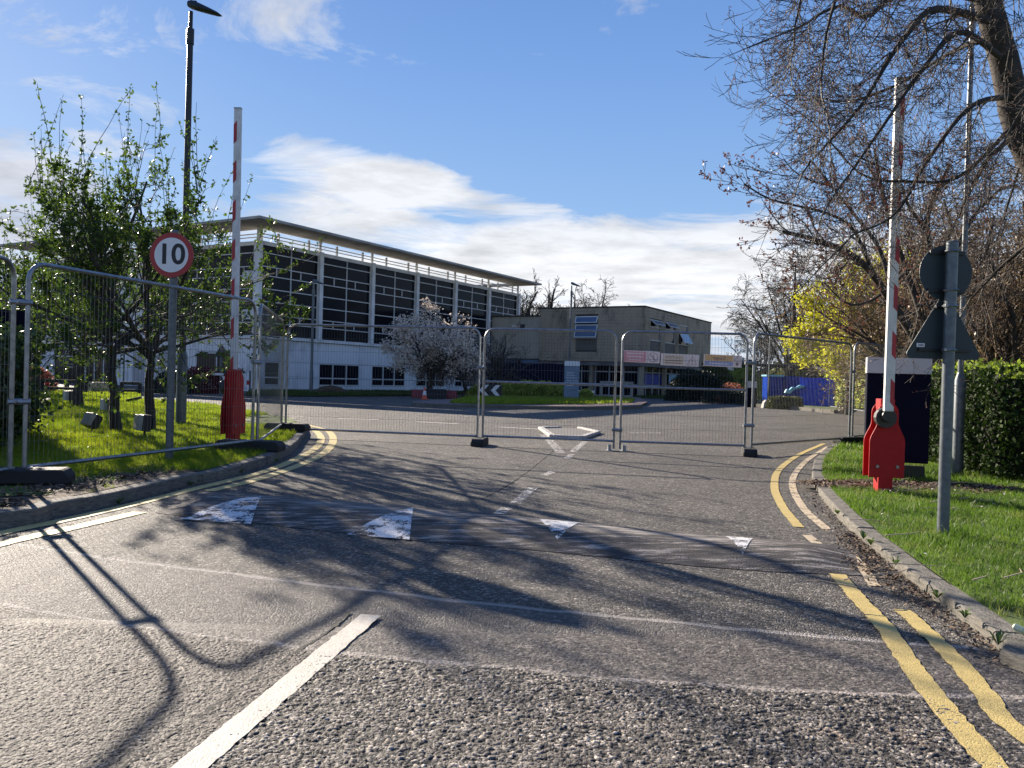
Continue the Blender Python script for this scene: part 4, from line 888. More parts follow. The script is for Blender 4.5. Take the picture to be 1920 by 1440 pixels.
fsign(1168.5, 1237, 657, 682, 'faded pink sign with a circle pictogram, leftmost sign on the gate', 0); fsign(1240, 1311, 663, 688, 'beige sign with a faint triangle pictogram, middle sign on the gate', 1); fsign(1320.5, 1391, 664.5, 690, 'orange and lilac mirrored Danger sign on the gate', 2)
# ---- 10 mph sign
RED = mat('sign_red', (0.34, 0.006, 0.010), .35, var=.05); SWH = mat('sign_white', (0.72, 0.70, 0.70), .4, var=.04); SBK = mat('sign_black', (0.01, 0.01, 0.012), .5); SGREY = mat('sign_back_grey', (0.018, 0.030, 0.034), .55, scale=8)
def disc(r, y0, y1, m, name, parent, z=0, n=56):
    return MB().plate([(math.cos(2 * math.pi * k / n) * r, z + math.sin(2 * math.pi * k / n) * r) for k in range(n)], y0, y1).build(name, m, parent, smooth=False)
b_ = at(317, 862, 9.45); sp = empty('speed_limit_sign', (b_.x, b_.y, LZ), math.radians(-3), 'round red and white 10 speed limit sign on a grey pole', 'road sign')
zc = at(324, 479, 9.42).z - LZ; ztop = at(328, 434, 9.45).z - LZ
MB().tube([(0, 0, -.03), (0, 0, ztop)], .045, 14).tube([(0, 0, ztop), (0, 0, ztop + .015)], [.048, .03], 14).build('pole', GALVP, sp, smooth=True)
dz = empty('sign_face', (0, -.06, zc), parent=sp)
disc(.262, -.004, .006, RED, 'red_ring', dz); disc(.203, -.009, -.0045, SWH, 'white_disc', dz)
text('10', .33, SBK, dz, (0, -.011, 0), ext=.001, bold=.007, sx=1.02, name='number')
for z in (.14, -.14): MB().box((0, .03, z), (.16, .06, .03)).build('bracket', GALV, dz)
# ---- back of two signs on the right pole
b_ = at(1768, 995, 6.22); rp_ = empty('sign_pole', (b_.x, b_.y, RZ), math.radians(4), 'grey pole holding a round and a triangular sign seen from behind', 'road sign')
ztop = at(1799, 455, 6.22).z - RZ; MB().tube([(0, 0, -.03), (0, 0, ztop)], .044, 16).tube([(0, 0, ztop), (0, 0, ztop + .012)], [.049, .035], 16).build('pole', GALVP, rp_, smooth=True)
zc = at(1790, 512, 6.3).z - RZ; disc(.215, .07, .078, SGREY, 'round_sign', rp_, z=zc).location.x = .0
for dz_ in (.155, -.145): MB().box((0, .062, zc + dz_), (.28 if dz_ > 0 else .3, .014, .03)).build('sign_rail', SBK, rp_); MB().tube([(math.cos(t) * .05, math.sin(t) * .05, zc + dz_) for t in [k * .5236 for k in range(13)]], .009, 5).build('clip', GALV, rp_)
zb_ = at(1785, 674, 6.3).z - RZ; th = .55; hw = .325
def rtri(hw, h, r, z0):
    out = []; C = [(-hw + r * 1.73, z0 + r), (hw - r * 1.73, z0 + r), (0, z0 + h - 2 * r)]; A0 = [math.radians(150), math.radians(270), math.radians(30)]
    for (cx_, cz_), a0 in zip(C, A0):
        for k in range(7): a = a0 + math.radians(120) * k / 6; out.append((cx_ + r * math.cos(a), cz_ + r * math.sin(a)))
    return out
MB().plate(rtri(hw, th, .035, zb_), .070, .077).build('triangle_sign', SGREY, rp_); MB().plate(rtri(hw - .012, th - .02, .03, zb_ + .007), .0775, .082).build('triangle_face', SWH, rp_)
for z, w in ((zb_ + .07, .42), (zb_ + .41, .16)): MB().box((0, .061, z), (w, .015, .022)).build('sign_rail', SBK, rp_); MB().tube([(math.cos(t) * .05, math.sin(t) * .05, z) for t in [k * .5236 for k in range(13)]], .009, 5).build('clip', GALV, rp_); MB().box((-.055, -.03, z), (.02, .03, .02)).build('bolt', GALV, rp_)
MB().box((-.19, .0665, zb_ + .105), (.065, .003, .03)).build('sticker', SWH, rp_)
for k in range(4): MB().box((-.205 + .011 * k, .0645, zb_ + .105), (.007, .001, .012)).build('sticker_print', SBK, rp_)
# ---- barriers
BRED = mat('barrier_red', (0.30, 0.006, 0.009), .55, scale=12, bump=.06, spec=.25, col2=(.40, .010, .012)); BWHT = mat('boom_white', (0.72, 0.71, 0.69), .5, scale=9, col2=(0.5, 0.48, 0.45)); BRT = mat('boom_red_tape', (0.36, 0.012, 0.02), .4); OIL = mat('greasy_pivot', (0.02, 0.018, 0.016), .5)
def bottle(w0, w1, z0, zs, z1, ztp):
    P = [(-w1, z0), (w1, z0), (w1, zs)]; P += [(w1 + (w0 - w1) * (1 - math.cos(t)) / 2, zs + (z1 - zs) * t / math.pi) for t in [math.pi * k / 8 for k in range(1, 9)]]
    P += [(w0 * math.cos(a), ztp - w0 + w0 * math.sin(a)) for a in [math.pi * k / 10 for k in range(0, 11)]]
    P += [(-(w1 + (w0 - w1) * (1 - math.cos(t)) / 2), zs + (z1 - zs) * t / math.pi) for t in [math.pi * (8 - k) / 8 for k in range(0, 8)]] + [(-w1, zs)]; return P
def barrier(loc, rz, L, label, tape_side, boom_off, lean=0.0, zp=.86, h=1.0, face=-1, bw=.095, stripes=7, by=-.20, brz=0.0, pv=-1):
    root = empty('barrier', loc, rz, label, 'barrier')
    MB().box((0, .0, h / 2 + .01), (.15, .15, h + .02)).build('post', BRED, root, bevel=.006)
    for y, nm in ((-.085, 'side_plate'), (.085, 'side_plate')):
        MB().plate(bottle(.11, .185, .17, .55, .78, h - .02), y - .006, y + .006).build(nm, BRED, root)
    for x in (-.10, .11): MB().tube([(x, -.088, .29), (x, -.104, .29)], .018, 8).build('bolt', GALV, root)
    piv = MB().tube([(boom_off, .085 * pv, zp), (boom_off, .21 * pv, zp)], [.085, .06], 14).tube([(boom_off, .09 * pv, zp - .02), (boom_off, .16 * pv, zp - .02)], .11, 16).build('pivot', OIL, root)
    bm_ = empty('boom', (boom_off, by, zp + .05), parent=root); bm_.rotation_euler = (0, lean, brz)
    MB().box((0, 0, L / 2), (bw, .055, L)).build('boom_arm', BWHT, bm_, bevel=.004)
    MB().box((0, 0, L + .004), (bw + .006, .062, .016)).build('end_cap', GALV, bm_)
    seg = L / stripes; s = tape_side
    for k in range(stripes):
        z0 = k * seg + .05; z1 = z0 + seg * .5; x0 = s * (bw / 2 - .002); x1 = s * .004
        P = [(x0, z0 - (.0)), (x0, z1), (x1, z1 + .05), (x1, z0 + .05)] if s > 0 else [(x0, z0), (x0, z1), (x1, z1 + .05), (x1, z0 + .05)]
        MB().plate(P, -.0315, -.0285).build('red_stripe', BRT, bm_)
        mb = MB().box((s * (bw / 2 + .001), 0, (z0 + z1) / 2), (.003, .045, z1 - z0)); mb.build('red_stripe', BRT, bm_)
    return root
b_ = at(1655, 912, 8.72); bz = 8.72
Rb = barrier((b_.x, b_.y, RZ - .02), math.radians(-4), at(1679, 130, 8.5).z - .92 - LZ, 'red lifting barrier with raised striped boom on the right verge', 1, -.045, math.radians(0.2), zp=.84, h=1.0)
b_ = at(436, 832, 11.55); Lb = barrier((b_.x, b_.y, LZ - .02), math.radians(80), at(450, 190, 11.5).z - .98 - LZ, 'red lifting barrier with raised striped boom behind the left fence', -1, .0, math.radians(-.6), zp=.86, h=1.08, bw=.10, by=.0, brz=math.radians(-80), pv=1)
MB().tube([(-.2, -.0, .45), (-.34, 0, .45), (-.34, 0, .30)], .008, 6).build('handle', BRED, Lb)
# ---- lamp posts
def lamp_post(loc, H, label, head_dir=1, rb=.085, rt=.045, hb=1.15, m=BLKP, headlen=.62, m2=None, group='street lamps'):
    root = empty('street_lamp', loc, label=label, cat='street lamp', group=group); m2 = m2 or m
    MB().tube([(0, 0, -.05), (0, 0, hb), (0, 0, hb + .10)], [rb, rb, rt + .008], 14).build('base_section', m2, root, smooth=True)
    MB().tube([(0, 0, hb), (0, 0, H - .75), (0, 0, H - .7)], [rt + .008, rt, rt], 12).build('column', m, root, smooth=True)
    MB().tube([(0, 0, H - .72), (0, 0, H - .42)], rt * 1.28, 12).tube([(0, 0, H - .42), (0, 0, H - .08)], rt * .72, 10).build('sleeve', m, root, smooth=True)
    hd = MB(); s = head_dir; L = headlen
    prof = [(-.06, .045, .05), (.02, .07, .075), (.18, .06, .10), (.36, .045, .095), (.52, .028, .075), (L - .02, .008, .03)]
    for i, (x, hz, wy) in enumerate(prof):
        zc_ = .03 - x * .30
        for k in range(10): a = 2 * math.pi * k / 10; hd.v.append((s * x, math.cos(a) * wy, zc_ + math.sin(a) * hz * 1.7 * (1 if math.sin(a) > 0 else .5)))
    for i in range(len(prof) - 1):
        for k in range(10): a = i * 10 + k; c = i * 10 + (k + 1) % 10; hd.f.append((a, c, c + 10, a + 10))
    hd.f.append(tuple(range(10))); hd.f.append(tuple(range(50, 60))[::-1])
    hd.v = [(x, y, z + H) for x, y, z in hd.v]; o = hd.build('lamp_head', m, root, smooth=True)
    MB().box((s * .07, 0, H + .10), (.09, .07, .05)).build('photocell', m, root, bevel=.008)
    return root
b_ = at(339, 790, 15.7); lamp_post((b_.x, b_.y, LZ), at(367, 14, 15.7).z - LZ, 'tall black street lamp behind the speed limit sign', 1, rb=.10, rt=.056, m2=GALVP, hb=1.3)
b_ = at(1795, 886, 10.7); lamp_post((b_.x, b_.y, RZ), 8.3, 'grey street lamp standing behind the pole of the two back-facing signs', -1, rb=.07, rt=.030, m=GALVP, hb=1.25)
b_ = at(583, 735, 43.0); lamp_post((b_.x, b_.y, 0), at(586, 528, 43).z, 'thin grey street lamp in front of the white office wall', 1, rb=.10, rt=.07, m=GALVP, headlen=.5, hb=1.2)
b_ = at(1066, 744, 50); lamp_post((b_.x, b_.y, 0), at(1074, 533, 50).z, 'thin grey street lamp rising behind the blue totem sign', 1, rb=.10, rt=.06, m=GALVP, headlen=.6, hb=1.2)
# ---- totems
NAV2 = mat('navy_totem', (0.004, 0.005, 0.016), .75, spec=.08, var=.1); HEADW = mat('totem_header', (0.50, 0.49, 0.50), .5, var=.04)
b_ = at(1678, 878, 10.1); tz0 = at(1678, 866, 10.1).z; tz1 = at(1680, 671, 10.1).z; wt_ = .73
tr = empty('totem_sign', (b_.x, b_.y, RZ), math.radians(-17), 'dark navy totem sign with a pale header behind the right barrier', 'sign')
MB().box((0.08, 0, .07), (.50, .12, .16)).build('plinth', mat('dark_plinth', (.03, .035, .02), .9), tr); hb_ = tz1 - tz0  # plinth in one even dark tone
MB().box((0, 0, tz0 - RZ + (hb_ - .20) / 2), (wt_, .14, hb_ - .20)).build('panel', NAV2, tr, bevel=.006); MB().box((0, 0, tz1 - RZ - .10), (wt_ + .012, .15, .20)).build('header', HEADW, tr, bevel=.004)
BLS = mat('blue_grey_totem', (0.15, 0.22, 0.31), .5, var=.08); TW_ = mat('totem_white', (.72, .74, .76), .5, var=.03)
b_ = at(1071, 748.5, 42.5); bt = empty('totem_sign', (b_.x, b_.y, LZ), math.radians(-6), 'blue-grey totem sign with white header and lines of directions on the roundabout', 'sign')
hB = at(1072, 677, 42.5).z - LZ; wB = .80
for (z0, z1, m_, n_) in ((0, .47, BLS, 'panel'), (.48, 1.02, BLS, 'panel'), (1.03, hB - .28, BLS, 'panel'), (hB - .27, hB, TW_, 'header')): MB().box((0, 0, (z0 + z1) / 2), (wB, .16, z1 - z0 - .006)).build(n_, m_, bt, bevel=.006)
for j, s_ in enumerate(('Way Out', 'Old Chapel', 'Main Entrance', 'Visitors  Parking', 'Disabled Parking', 'Deliveries')):
    text(s_, .092, TW_, bt, (-.28, -.084, hB - .62 - j * .135), align='LEFT', ext=.001, bold=.0016)
# ---- chevron board
b_ = at(919, 748, 40.5); ch = empty('chevron_sign', (b_.x, b_.y, LZ), math.radians(-2), 'black chevron board with two white arrows pointing left on the roundabout', 'road sign')
cw = 1.22; chh = .60
MB().box((0, 0, .08 + chh / 2), (cw, .03, chh)).build('board', SBK, ch, bevel=.01)
for k in range(2):
    x0 = -cw * .46 + k * cw * .48; z0, zm, z1 = .11, .08 + chh / 2, .05 + chh
    MB().plate([(x0, zm), (x0 + .24, z0), (x0 + .48, z0), (x0 + .24, zm), (x0 + .48, z1), (x0 + .24, z1)], -.022, -.0165).build('arrow', SWH, ch)
for x in (-.45, .45): MB().tube([(x, .04, 0), (x, .04, .6)], .03, 8).build('leg', GALVP, ch)
# ---- traffic cone
b_ = at(796, 742, 38.5); cn = empty('traffic_cone', (b_.x, b_.y, 0), label='orange and white traffic cone beside the dark planter', cat='traffic cone')
CO = mat('cone_orange', (.62, .09, .03), .5); MB().box((0, 0, .02), (.36, .36, .04)).build('base', CO, cn, bevel=.01)
MB().tube([(0, 0, .04), (0, 0, .22)], [.14, .105], 14).tube([(0, 0, .42), (0, 0, .60)], [.065, .03], 14).build('body', CO, cn, smooth=True); MB().tube([(0, 0, .22), (0, 0, .42)], [.107, .067], 14).build('band', SWH, cn, smooth=True)
# ---- water-filled barriers and planter by the blossom tree
def wbar(px, Y, L, label, m):
    b_ = at(px, 738, Y); mb = MB(); P = [(-.25, 0), (.25, 0), (.22, .2), (.10, .32), (.08, .42), (-.08, .42), (-.10, .32), (-.22, .2)]
    mb.plate([(x, z) for x, z in P], -L / 2, L / 2); o = mb.build('road_barrier', m, None, bevel=.02); o.location = (b_.x, b_.y, 0); o.rotation_euler[2] = math.pi / 2 - .05; tag(o, label, 'barrier', 'plastic road barriers by the blossom tree'); return o
RP = mat('red_plastic', (.20, .012, .012), .5); wbar(784, 41, .62, 'red plastic road barrier left of the cone', RP); wbar(847, 41, .5, 'red plastic road barrier right of the dark planter', RP)
b_ = at(817, 742, 40.5); pl = empty('planter', (b_.x, b_.y, 0), label='dark slatted box planter under the blossom tree', cat='planter')
for k in range(4): MB().box((0, 0, .07 + k * .12), (1.0, .7, .11)).build('slat', mat('dark_timber', (.02, .02, .024), .8), pl, bevel=.006)
# ---- rustic timber frame and bench beside the totem
GRW = mat('weathered_timber', (.20, .185, .165), .9, scale=12, col2=(.33, .31, .28), bump=.3)
fp0 = at(1127, 738, 47); fr_ = empty('timber_frame', (fp0.x, fp0.y, .0), 0.0, 'square weathered timber frame standing on the grass by the concrete building', 'timber frame')
W_ = at(1184, 738, 47).x - fp0.x; z0_, z1_ = at(1150, 745, 47).z, at(1150, 715, 47).z
for x in (0, W_): MB().box((x, 0, (z0_ + z1_) / 2), (.16, .14, z1_ - z0_)).build('post', GRW, fr_, bevel=.01)
for z in (z0_ + .07, z1_ - .07): MB().box((W_ / 2, .0, z), (W_ - .16, .12, .15)).build('rail', GRW, fr_, bevel=.01)
for x in (.06, W_ - .06): MB().box((x, 0, z0_ / 2), (.1, .1, max(.05, z0_))).build('leg', GRW, fr_)
b_ = at(1098, 744, 45); bn = empty('barrier_rail', (b_.x, b_.y, 0), .1, 'low white rail between the totem and the timber frame', 'rail'); MB().box((0, 0, .50), (1.0, .05, .14)).build('board', SWH, bn)
for x in (-.42, .42): MB().box((x, 0, .22), (.06, .06, .44)).build('leg', SWH, bn)
b_ = at(1143, 744, 46); bn = empty('bench', (b_.x, b_.y, 0), .05, 'low grey bench in front of the timber frame', 'bench'); 
for j in range(3): MB().box((0, -.15 + j * .15, .30), (1.9, .12, .04)).build('slat', GRW, bn)
for x in (-.8, .8): MB().box((x, 0, .14), (.08, .36, .28)).build('leg', GRW, bn)
# ---- small signs near the office
def tri_sign(px, py, Y, zc_, size, label, front, z=0):
    b_ = at(px, py, Y); root = empty('warning_sign', (b_.x, b_.y, z), 0, label, 'road sign')
    MB().tube([(0, 0, 0), (0, 0, zc_ + size)], .04, 8).build('pole', GALVP, root)
    if front:
        MB().plate(rtri(size * .6, size, .04, zc_), -.07, -.06).build('red_border', RED, root); MB().plate(rtri(size * .6 - .1, size * .72, .02, zc_ + .06), -.075, -.0705).build('white_face', SWH, root)
        MB().tube([(0, -.08, zc_ + .12), (.0, -.08, zc_ + .38)], .03, 6).tube([(-.08, -.08, zc_ + .16), (.08, -.08, zc_ + .33)], .02, 6).build('pictogram', SBK, root)
    else: MB().plate(rtri(size * .6, size, .04, zc_), .05, .06).build('sign_back', SGREY, root)
    return root
tri_sign(231, 735, 36, 1.9, .62, 'red bordered triangular warning sign behind the lawn trees', True)
o = tri_sign(413, 735, 37, 1.75, .60, 'grey back of a triangular sign in front of the red bush', False); MB().box((-.1, -.05, .95), (.5, .03, .1)).build('arm', SWH, o)
b_ = at(468, 736, 40); o = empty('marker_post', (b_.x, b_.y, 0), label='short post with a small red plate beside the office corner', cat='post'); MB().tube([(0, 0, 0), (0, 0, 1.15)], .05, 8).build('post', GALVP, o); MB().box((-.05, -.06, .55), (.16, .02, .22)).build('plate', RED, o)
b_ = at(125, 733, 34); o = empty('entrance_sign', (b_.x, b_.y, LZ), 0, 'black entrance sign with white lettering on a dark post behind the lawn', 'sign'); MB().box((0, 0, .6), (.14, .14, 1.2)).build('post', BLKP, o); MB().box((.17, -.08, 1.0), (.45, .03, .42)).build('board', SBK, o)
text('Car Park', .075, SWH, o, (.19, -.1, 1.10), ext=.001); text('ZONE', .10, SWH, o, (.17, -.1, .98), ext=.001, bold=.002)
# ---- knee rail, stones, bench on the left
DT = mat('dark_rail_timber', (.018, .017, .018), .8)
def rail(x0, x1, y, Y, label):
    a = at(x0, y, Y); c = at(x1, y, Y); o = empty('knee_rail', (a.x, a.y, LZ), label=label, cat='rail'); L = c.x - a.x; n = max(2, round(L / 1.3) + 1)
    for k in range(n): MB().box((L * k / (n - 1), 0, .22), (.12, .12, .46)).build('post', DT, o)
    MB().box((L / 2, -.03, .42), (L, .1, .12)).build('rail', DT, o); MB().box((L / 2, -.03, .14), (L, .09, .10)).build('rail', DT, o)
rail(78, 160, 733, 31.5, 'dark timber knee rail in front of the office entrance'); rail(228, 262, 733, 31, 'short dark timber rail between the lawn tree trunks')
SAND = mat('sandstone', (.42, .34, .23), .9, scale=5, col2=(.6, .5, .36), bump=.4)
a = at(168, 733, 32.5); o = empty('stone_wall', (a.x, a.y, 0.0), label='low wall of pale sandstone blocks in front of the office doors', cat='wall'); L = at(213, 733, 32.5).x - a.x
for j in range(3):
    for k in range(3 if j % 2 else 2):
        n_ = 3 if j % 2 else 2; w = L / n_; MB().box((w * (k + .5), 0, .10 + j * .17), (w - .02, .38 + random.uniform(-.02, .02), .16)).build('stone', SAND, o, bevel=.015)
# ---- lawn floodlights
FLB = mat('floodlight_black', (.015, .015, .016), .5); FLG = mat('floodlight_grey', (.32, .31, .29), .6)
def flood(px, py, Y, s, rz, tilt, label):
    b_ = at(px, py, Y); root = empty('floodlight', (b_.x, b_.y, LZ), rz, label, 'floodlight', 'ground floodlights on the left lawn')
    R = Matrix.Translation((0, 0, .16 * s / .3)) @ Matrix.Rotation(tilt, 4, 'X')
    MB().box((0, 0, .08 * s), (.1 * s, .1 * s, .3 * s)).build('stand', FLB, root)
    MB().box((0, 0, .12 * s), (s, .45 * s, .85 * s)).xf(R).build('housing', FLB, root, bevel=.008); MB().box((0, .33 * s, .12 * s), (s * .96, .28 * s, .80 * s)).xf(R).build('control_box', FLG, root, bevel=.008)
    MB().box((0, -.24 * s, .12 * s), (.8 * s, .03, .65 * s)).xf(R).build('lens', GLASS, root)
fl = [(271, 822, 12.6, .30, 2.2, .1, 'large floodlight at the foot of the right lawn tree'), (172, 815, 13.0, .26, 2.5, .5, 'tilted floodlight alone on the sunny lawn'), (203, 772, 18.2, .30, 2.3, .0, 'floodlight beside the middle lawn tree trunk'), (131, 757, 22.5, .32, 2.3, 0, 'small floodlight near the left lawn tree trunk')]
for f_ in fl: flood(*f_)
# ---- blue hoarding and things in front of it
BLU = mat('blue_corrugated', (0.0, 0.065, 0.58), .9, scale=2, spec=.03, col2=(.0, .09, .70))
hoarding(1500, 740, 1562, 44.5, 43, 1.62, 4, BLU, 'bright blue corrugated hoarding at the far side of the car park', ribs=5)
hoarding(1430, 740, 1499, 47, 45, 1.70, 5, mat('deep_blue_corrugated', (.0, .035, .28), .9, scale=2, spec=.03), 'darker blue corrugated hoarding left of the bright one', ribs=5)
LBL = mat('pale_blue_tarp', (.22, .50, .62), .5, scale=3)
a = at(1433, 740, 46); tk = empty('blue_container', (a.x, a.y, 0), label='blue site container with a pale blue roof edge', cat='container'); L = at(1462, 740, 46).x - a.x
for k in range(6): MB().box((L * (k + .5) / 6, 0, .85), (L / 6 - .03, .9, 1.6)).build('wall_panel', mat('deep_blue_corrugated', (0, 0, 0)), tk)
MB().box((L / 2, 0, 1.70), (L + .1, 1.0, .09)).build('roof', LBL, tk)
a = at(1468, 740, 44.4); mb = MB(); q = [(0, .75), (.12, .98), (.25, .92), (.42, 1.10), (.62, 1.08), (.85, 1.22), (1.15, 1.18), (.95, 1.05), (.7, 1.0), (.5, .92), (.3, .72)]
mb.plate(q, -.12, .12); o = mb.build('tarpaulin', LBL, None, bevel=.03); o.location = (a.x, a.y - .2, 0); tag(o, 'crumpled pale blue tarpaulin hung on the darker blue hoarding', 'tarpaulin')
a = at(1440, 758, 40); o = MB().plate([(-.3, 0), (.3, 0), (.24, .32), (.12, .42), (-.16, .42), (-.24, .3)], -.2, .2).build('concrete_block', CBL, None, bevel=.02); o.location = (a.x, a.y, 0); tag(o, 'white concrete base block beside the clipped box hedge', 'block')
MB().tube([(0, 0, .4), (0, 0, 3.6)], .03, 6).build('pole', GALVP, o)
a = at(1407, 762, 41); o = empty('totem_sign', (a.x, a.y, 0), 0, 'small distant navy totem sign with pale header near the blue hoarding', 'sign'); MB().box((0, 0, .5), (.55, .12, 1.0)).build('panel', NAV2, o); MB().box((0, 0, 1.17), (.56, .13, .34)).build('header', HEADW, o)
# far mesh fence beside the hedge
fence_panel((16.9, 42.6), (16.4, 39.3), 2.0, 0, 'pale mesh fence panel right of the blue hoarding', vs=.12, group='distant mesh fence panels'); fence_panel((16.35, 39.2), (15.9, 36.0), 2.0, 0, 'pale mesh fence panel in front of the ivy hedge, far right', vs=.12, group='distant mesh fence panels')
# far kerbs and roundabout
def long_kerb(pts, label, h=.13, w=.14):
    root = empty('kerb', pts[0], kind='structure'); root['label'] = label; P = catmull(pts, .3); n = 4
    for i0 in range(0, len(P) - 1, n):
        i1 = min(i0 + n, len(P) - 1); a, b_ = P[i0], P[i1]; c = (a + b_) / 2; d = b_ - a
        o = MB().box((0, 0, h / 2), (max(.1, d.length - .015), w, h)).build('kerbstone', KERB, root, fix=False); o.location = c - root.location; o.rotation_euler[2] = math.atan2(d.y, d.x)
rim = [g(*p) for p in ((1200, 765), (1170, 767.5), (1080, 768), (980, 767), (880, 765), (800, 763), (778, 760), (785, 757), (830, 754))]
long_kerb(rim, 'kerb round the front of the roundabout island')
back = [g(*p) for p in ((1000, 742), (1120, 743), (1200, 749), (1215, 757))]
isl2 = [(p.x, p.y) for p in rim] + [(p.x, p.y) for p in back]
APR = mat('brick_apron', (.16, .10, .085), .9, scale=6, col2=(.24, .16, .13), bump=.3)
sheet('apron', isl2, .115, APR, kind='structure', label='brown paved apron of the roundabout island')
gi_ = [g(*p, .125) for p in ((842, 755), (900, 758), (1000, 758), (1100, 757.5), (1185, 755), (1190, 750), (1120, 745), (1000, 743), (880, 745))]
sheet('island_lawn', [(p.x, p.y) for p in gi_], .125, LAWN, kind='structure', label='grass on the roundabout island')
def far_blades(poly, n, h, wd, m, label, z=.12):
    xs = [p[0] for p in poly]; ys = [p[1] for p in poly]; x = rng.uniform(min(xs), max(xs), n * 4); y = rng.uniform(min(ys), max(ys), n * 4); k = in_poly(x, y, poly); x, y = x[k][:n], y[k][:n]; n = len(x)
    hh = h * rng.uniform(.4, 1.3, n); a = rng.uniform(0, 6.28, n); w = wd * rng.uniform(.6, 1.3, n)
    V = np.stack([np.stack([x - np.cos(a) * w, y - np.sin(a) * w, np.full(n, z)], 1), np.stack([x + np.cos(a) * w, y + np.sin(a) * w, np.full(n, z)], 1), np.stack([x + rng.normal(0, .04, n), y + rng.normal(0, .04, n), z + hh], 1)], 1).reshape(-1, 3)
    tag(npmesh('grass', V, np.arange(len(V)).reshape(-1, 3), m), label, 'grass', kind='stuff')
far_blades([(p.x, p.y) for p in gi_], 26000, .13, .02, GR1, 'bright grass on the roundabout island under the low shrubs')
fk = [g(*p) for p in ((1417, 763), (1480, 767.5), (1540, 773), (1563, 775.5), (1578, 774), (1590, 769))]
long_kerb(fk, 'pale raised kerb along the foot of the blue hoarding', h=.16, w=.2)
sheet('far_verge', [(p.x, p.y) for p in fk] + [(60, 45), (60, 64), (14, 64)], .10, GRND, kind='structure', label='dull verge behind the far kerb')
dk = [g(*p) for p in ((460, 742.5), (560, 744), (700, 743.5), (800, 742), (880, 741))]
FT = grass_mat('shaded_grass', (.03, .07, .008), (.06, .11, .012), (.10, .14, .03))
pv = [(p.x, p.y) for p in dk] + [(2.5, 66), (-8, 56), (-14.2, 43.9)]
sheet('foundation_lawn', pv, .05, GRND, kind='structure', label='dark grass strip along the office wall')
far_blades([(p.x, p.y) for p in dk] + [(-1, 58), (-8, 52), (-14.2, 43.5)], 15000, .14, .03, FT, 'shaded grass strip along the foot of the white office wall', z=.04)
gs = [g(*p) for p in ((1190, 746.5), (1300, 749), (1398, 752), (1398, 742), (1300, 740.5), (1190, 740))]
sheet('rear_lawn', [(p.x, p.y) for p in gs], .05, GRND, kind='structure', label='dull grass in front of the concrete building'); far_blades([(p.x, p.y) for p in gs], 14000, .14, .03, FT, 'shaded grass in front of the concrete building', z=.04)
# manhole lid and small rubbish
mb = MB(); q = [(math.cos(t * .314) * .9, math.sin(t * .314) * .3) for t in range(20)]; 
a = at(620, 738, 42); mb.tube([(-.85, 0, 0), (-.5, 0, .22), (0, 0, .3), (.5, 0, .22), (.85, 0, 0)], [.12, .2, .22, .2, .12], 8); o = mb.build('soil_mound', SOIL); o.location = (a.x, a.y, 0); tag(o, 'low dark mound beside the office ground floor window', 'mound')
a = g(1907, 1196, RZ); o = MB().box((0, 0, .03), (.09, .05, .03)).build('litter', mat('crumpled_packet', (.6, .62, .6), .4, scale=40, col2=(.5, .55, .2)), None, bevel=.008); o.location = (a.x, a.y, RZ + .01); o.rotation_euler = (.3, .4, .8); tag(o, 'crumpled pale packet on the verge at the right edge', 'litter')
# ================================================================== vegetation
BARK = mat('dark_bark', (0.022, 0.018, 0.015), .95, scale=9, bump=.6, bscale=30, col2=(.06, .05, .04)); BARK2 = mat('grey_bark', (0.06, 0.05, 0.042), .95, scale=9, bump=.5, col2=(.15, .13, .11))
TWIG = mat('twig_bark', (0.028, 0.024, 0.021), .8, scale=5, col2=(.10, .086, .074)); TWIGB = mat('brown_twigs', (0.07, 0.048, 0.03), .85, scale=3, col2=(.17, .12, .08))
def leaf_mat(name, a, b_, tr=.5, sc=1.2, rough=.45):
    m = bpy.data.materials.new(name); m.use_nodes = True; t = m.node_tree; b = t.nodes['Principled BSDF']; pos = N(t, 'ShaderNodeNewGeometry').outputs['Position']
    nz = N(t, 'ShaderNodeTexNoise', {'Vector': pos, 'Scale': sc, 'Detail': 3.0}); n2 = N(t, 'ShaderNodeTexNoise', {'Vector': pos, 'Scale': 23.0})
    f = M_(t, 'ADD', M_(t, 'MULTIPLY', nz.outputs['Fac'], .5), M_(t, 'MULTIPLY', n2.outputs['Fac'], .5)); c = MIX(t, RAMP(t, f, [(.38, 0), (.62, 1)]), a, b_)
    t.links.new(c, b.inputs['Base Color']); b.inputs['Roughness'].default_value = rough; b.inputs['Specular IOR Level'].default_value = .3
    s = N(t, 'ShaderNodeBsdfTranslucent', {'Color': c}); ms = N(t, 'ShaderNodeMixShader', {0: tr, 1: b.outputs[0], 2: s.outputs[0]}); t.links.new(ms.outputs[0], t.nodes['Material Output'].inputs['Surface']); return m
LF_G = leaf_mat('spring_leaf', (.022, .050, .006), (.10, .16, .018)); LF_Y = leaf_mat('yellow_leaf', (.42, .40, .015), (.62, .62, .05), .55); LF_M = leaf_mat('maroon_bud', (.10, .03, .025), (.22, .09, .05), .35)
LF_B = leaf_mat('rust_bud', (.085, .058, .032), (.24, .17, .095), .35); LF_P = leaf_mat('pink_blossom', (.70, .57, .46), (.92, .80, .66), .35, 2.5); LF_H = leaf_mat('shaded_hedge_leaf', (.010, .022, .005), (.04, .075, .010), .25, 1.2, .75); LF_HT = leaf_mat('sunlit_hedge_leaf', (.12, .20, .02), (.34, .42, .05), .5, 1.2, .7)  # hedge leaf in two tones: dark as shaded sides, bright as sunlit top
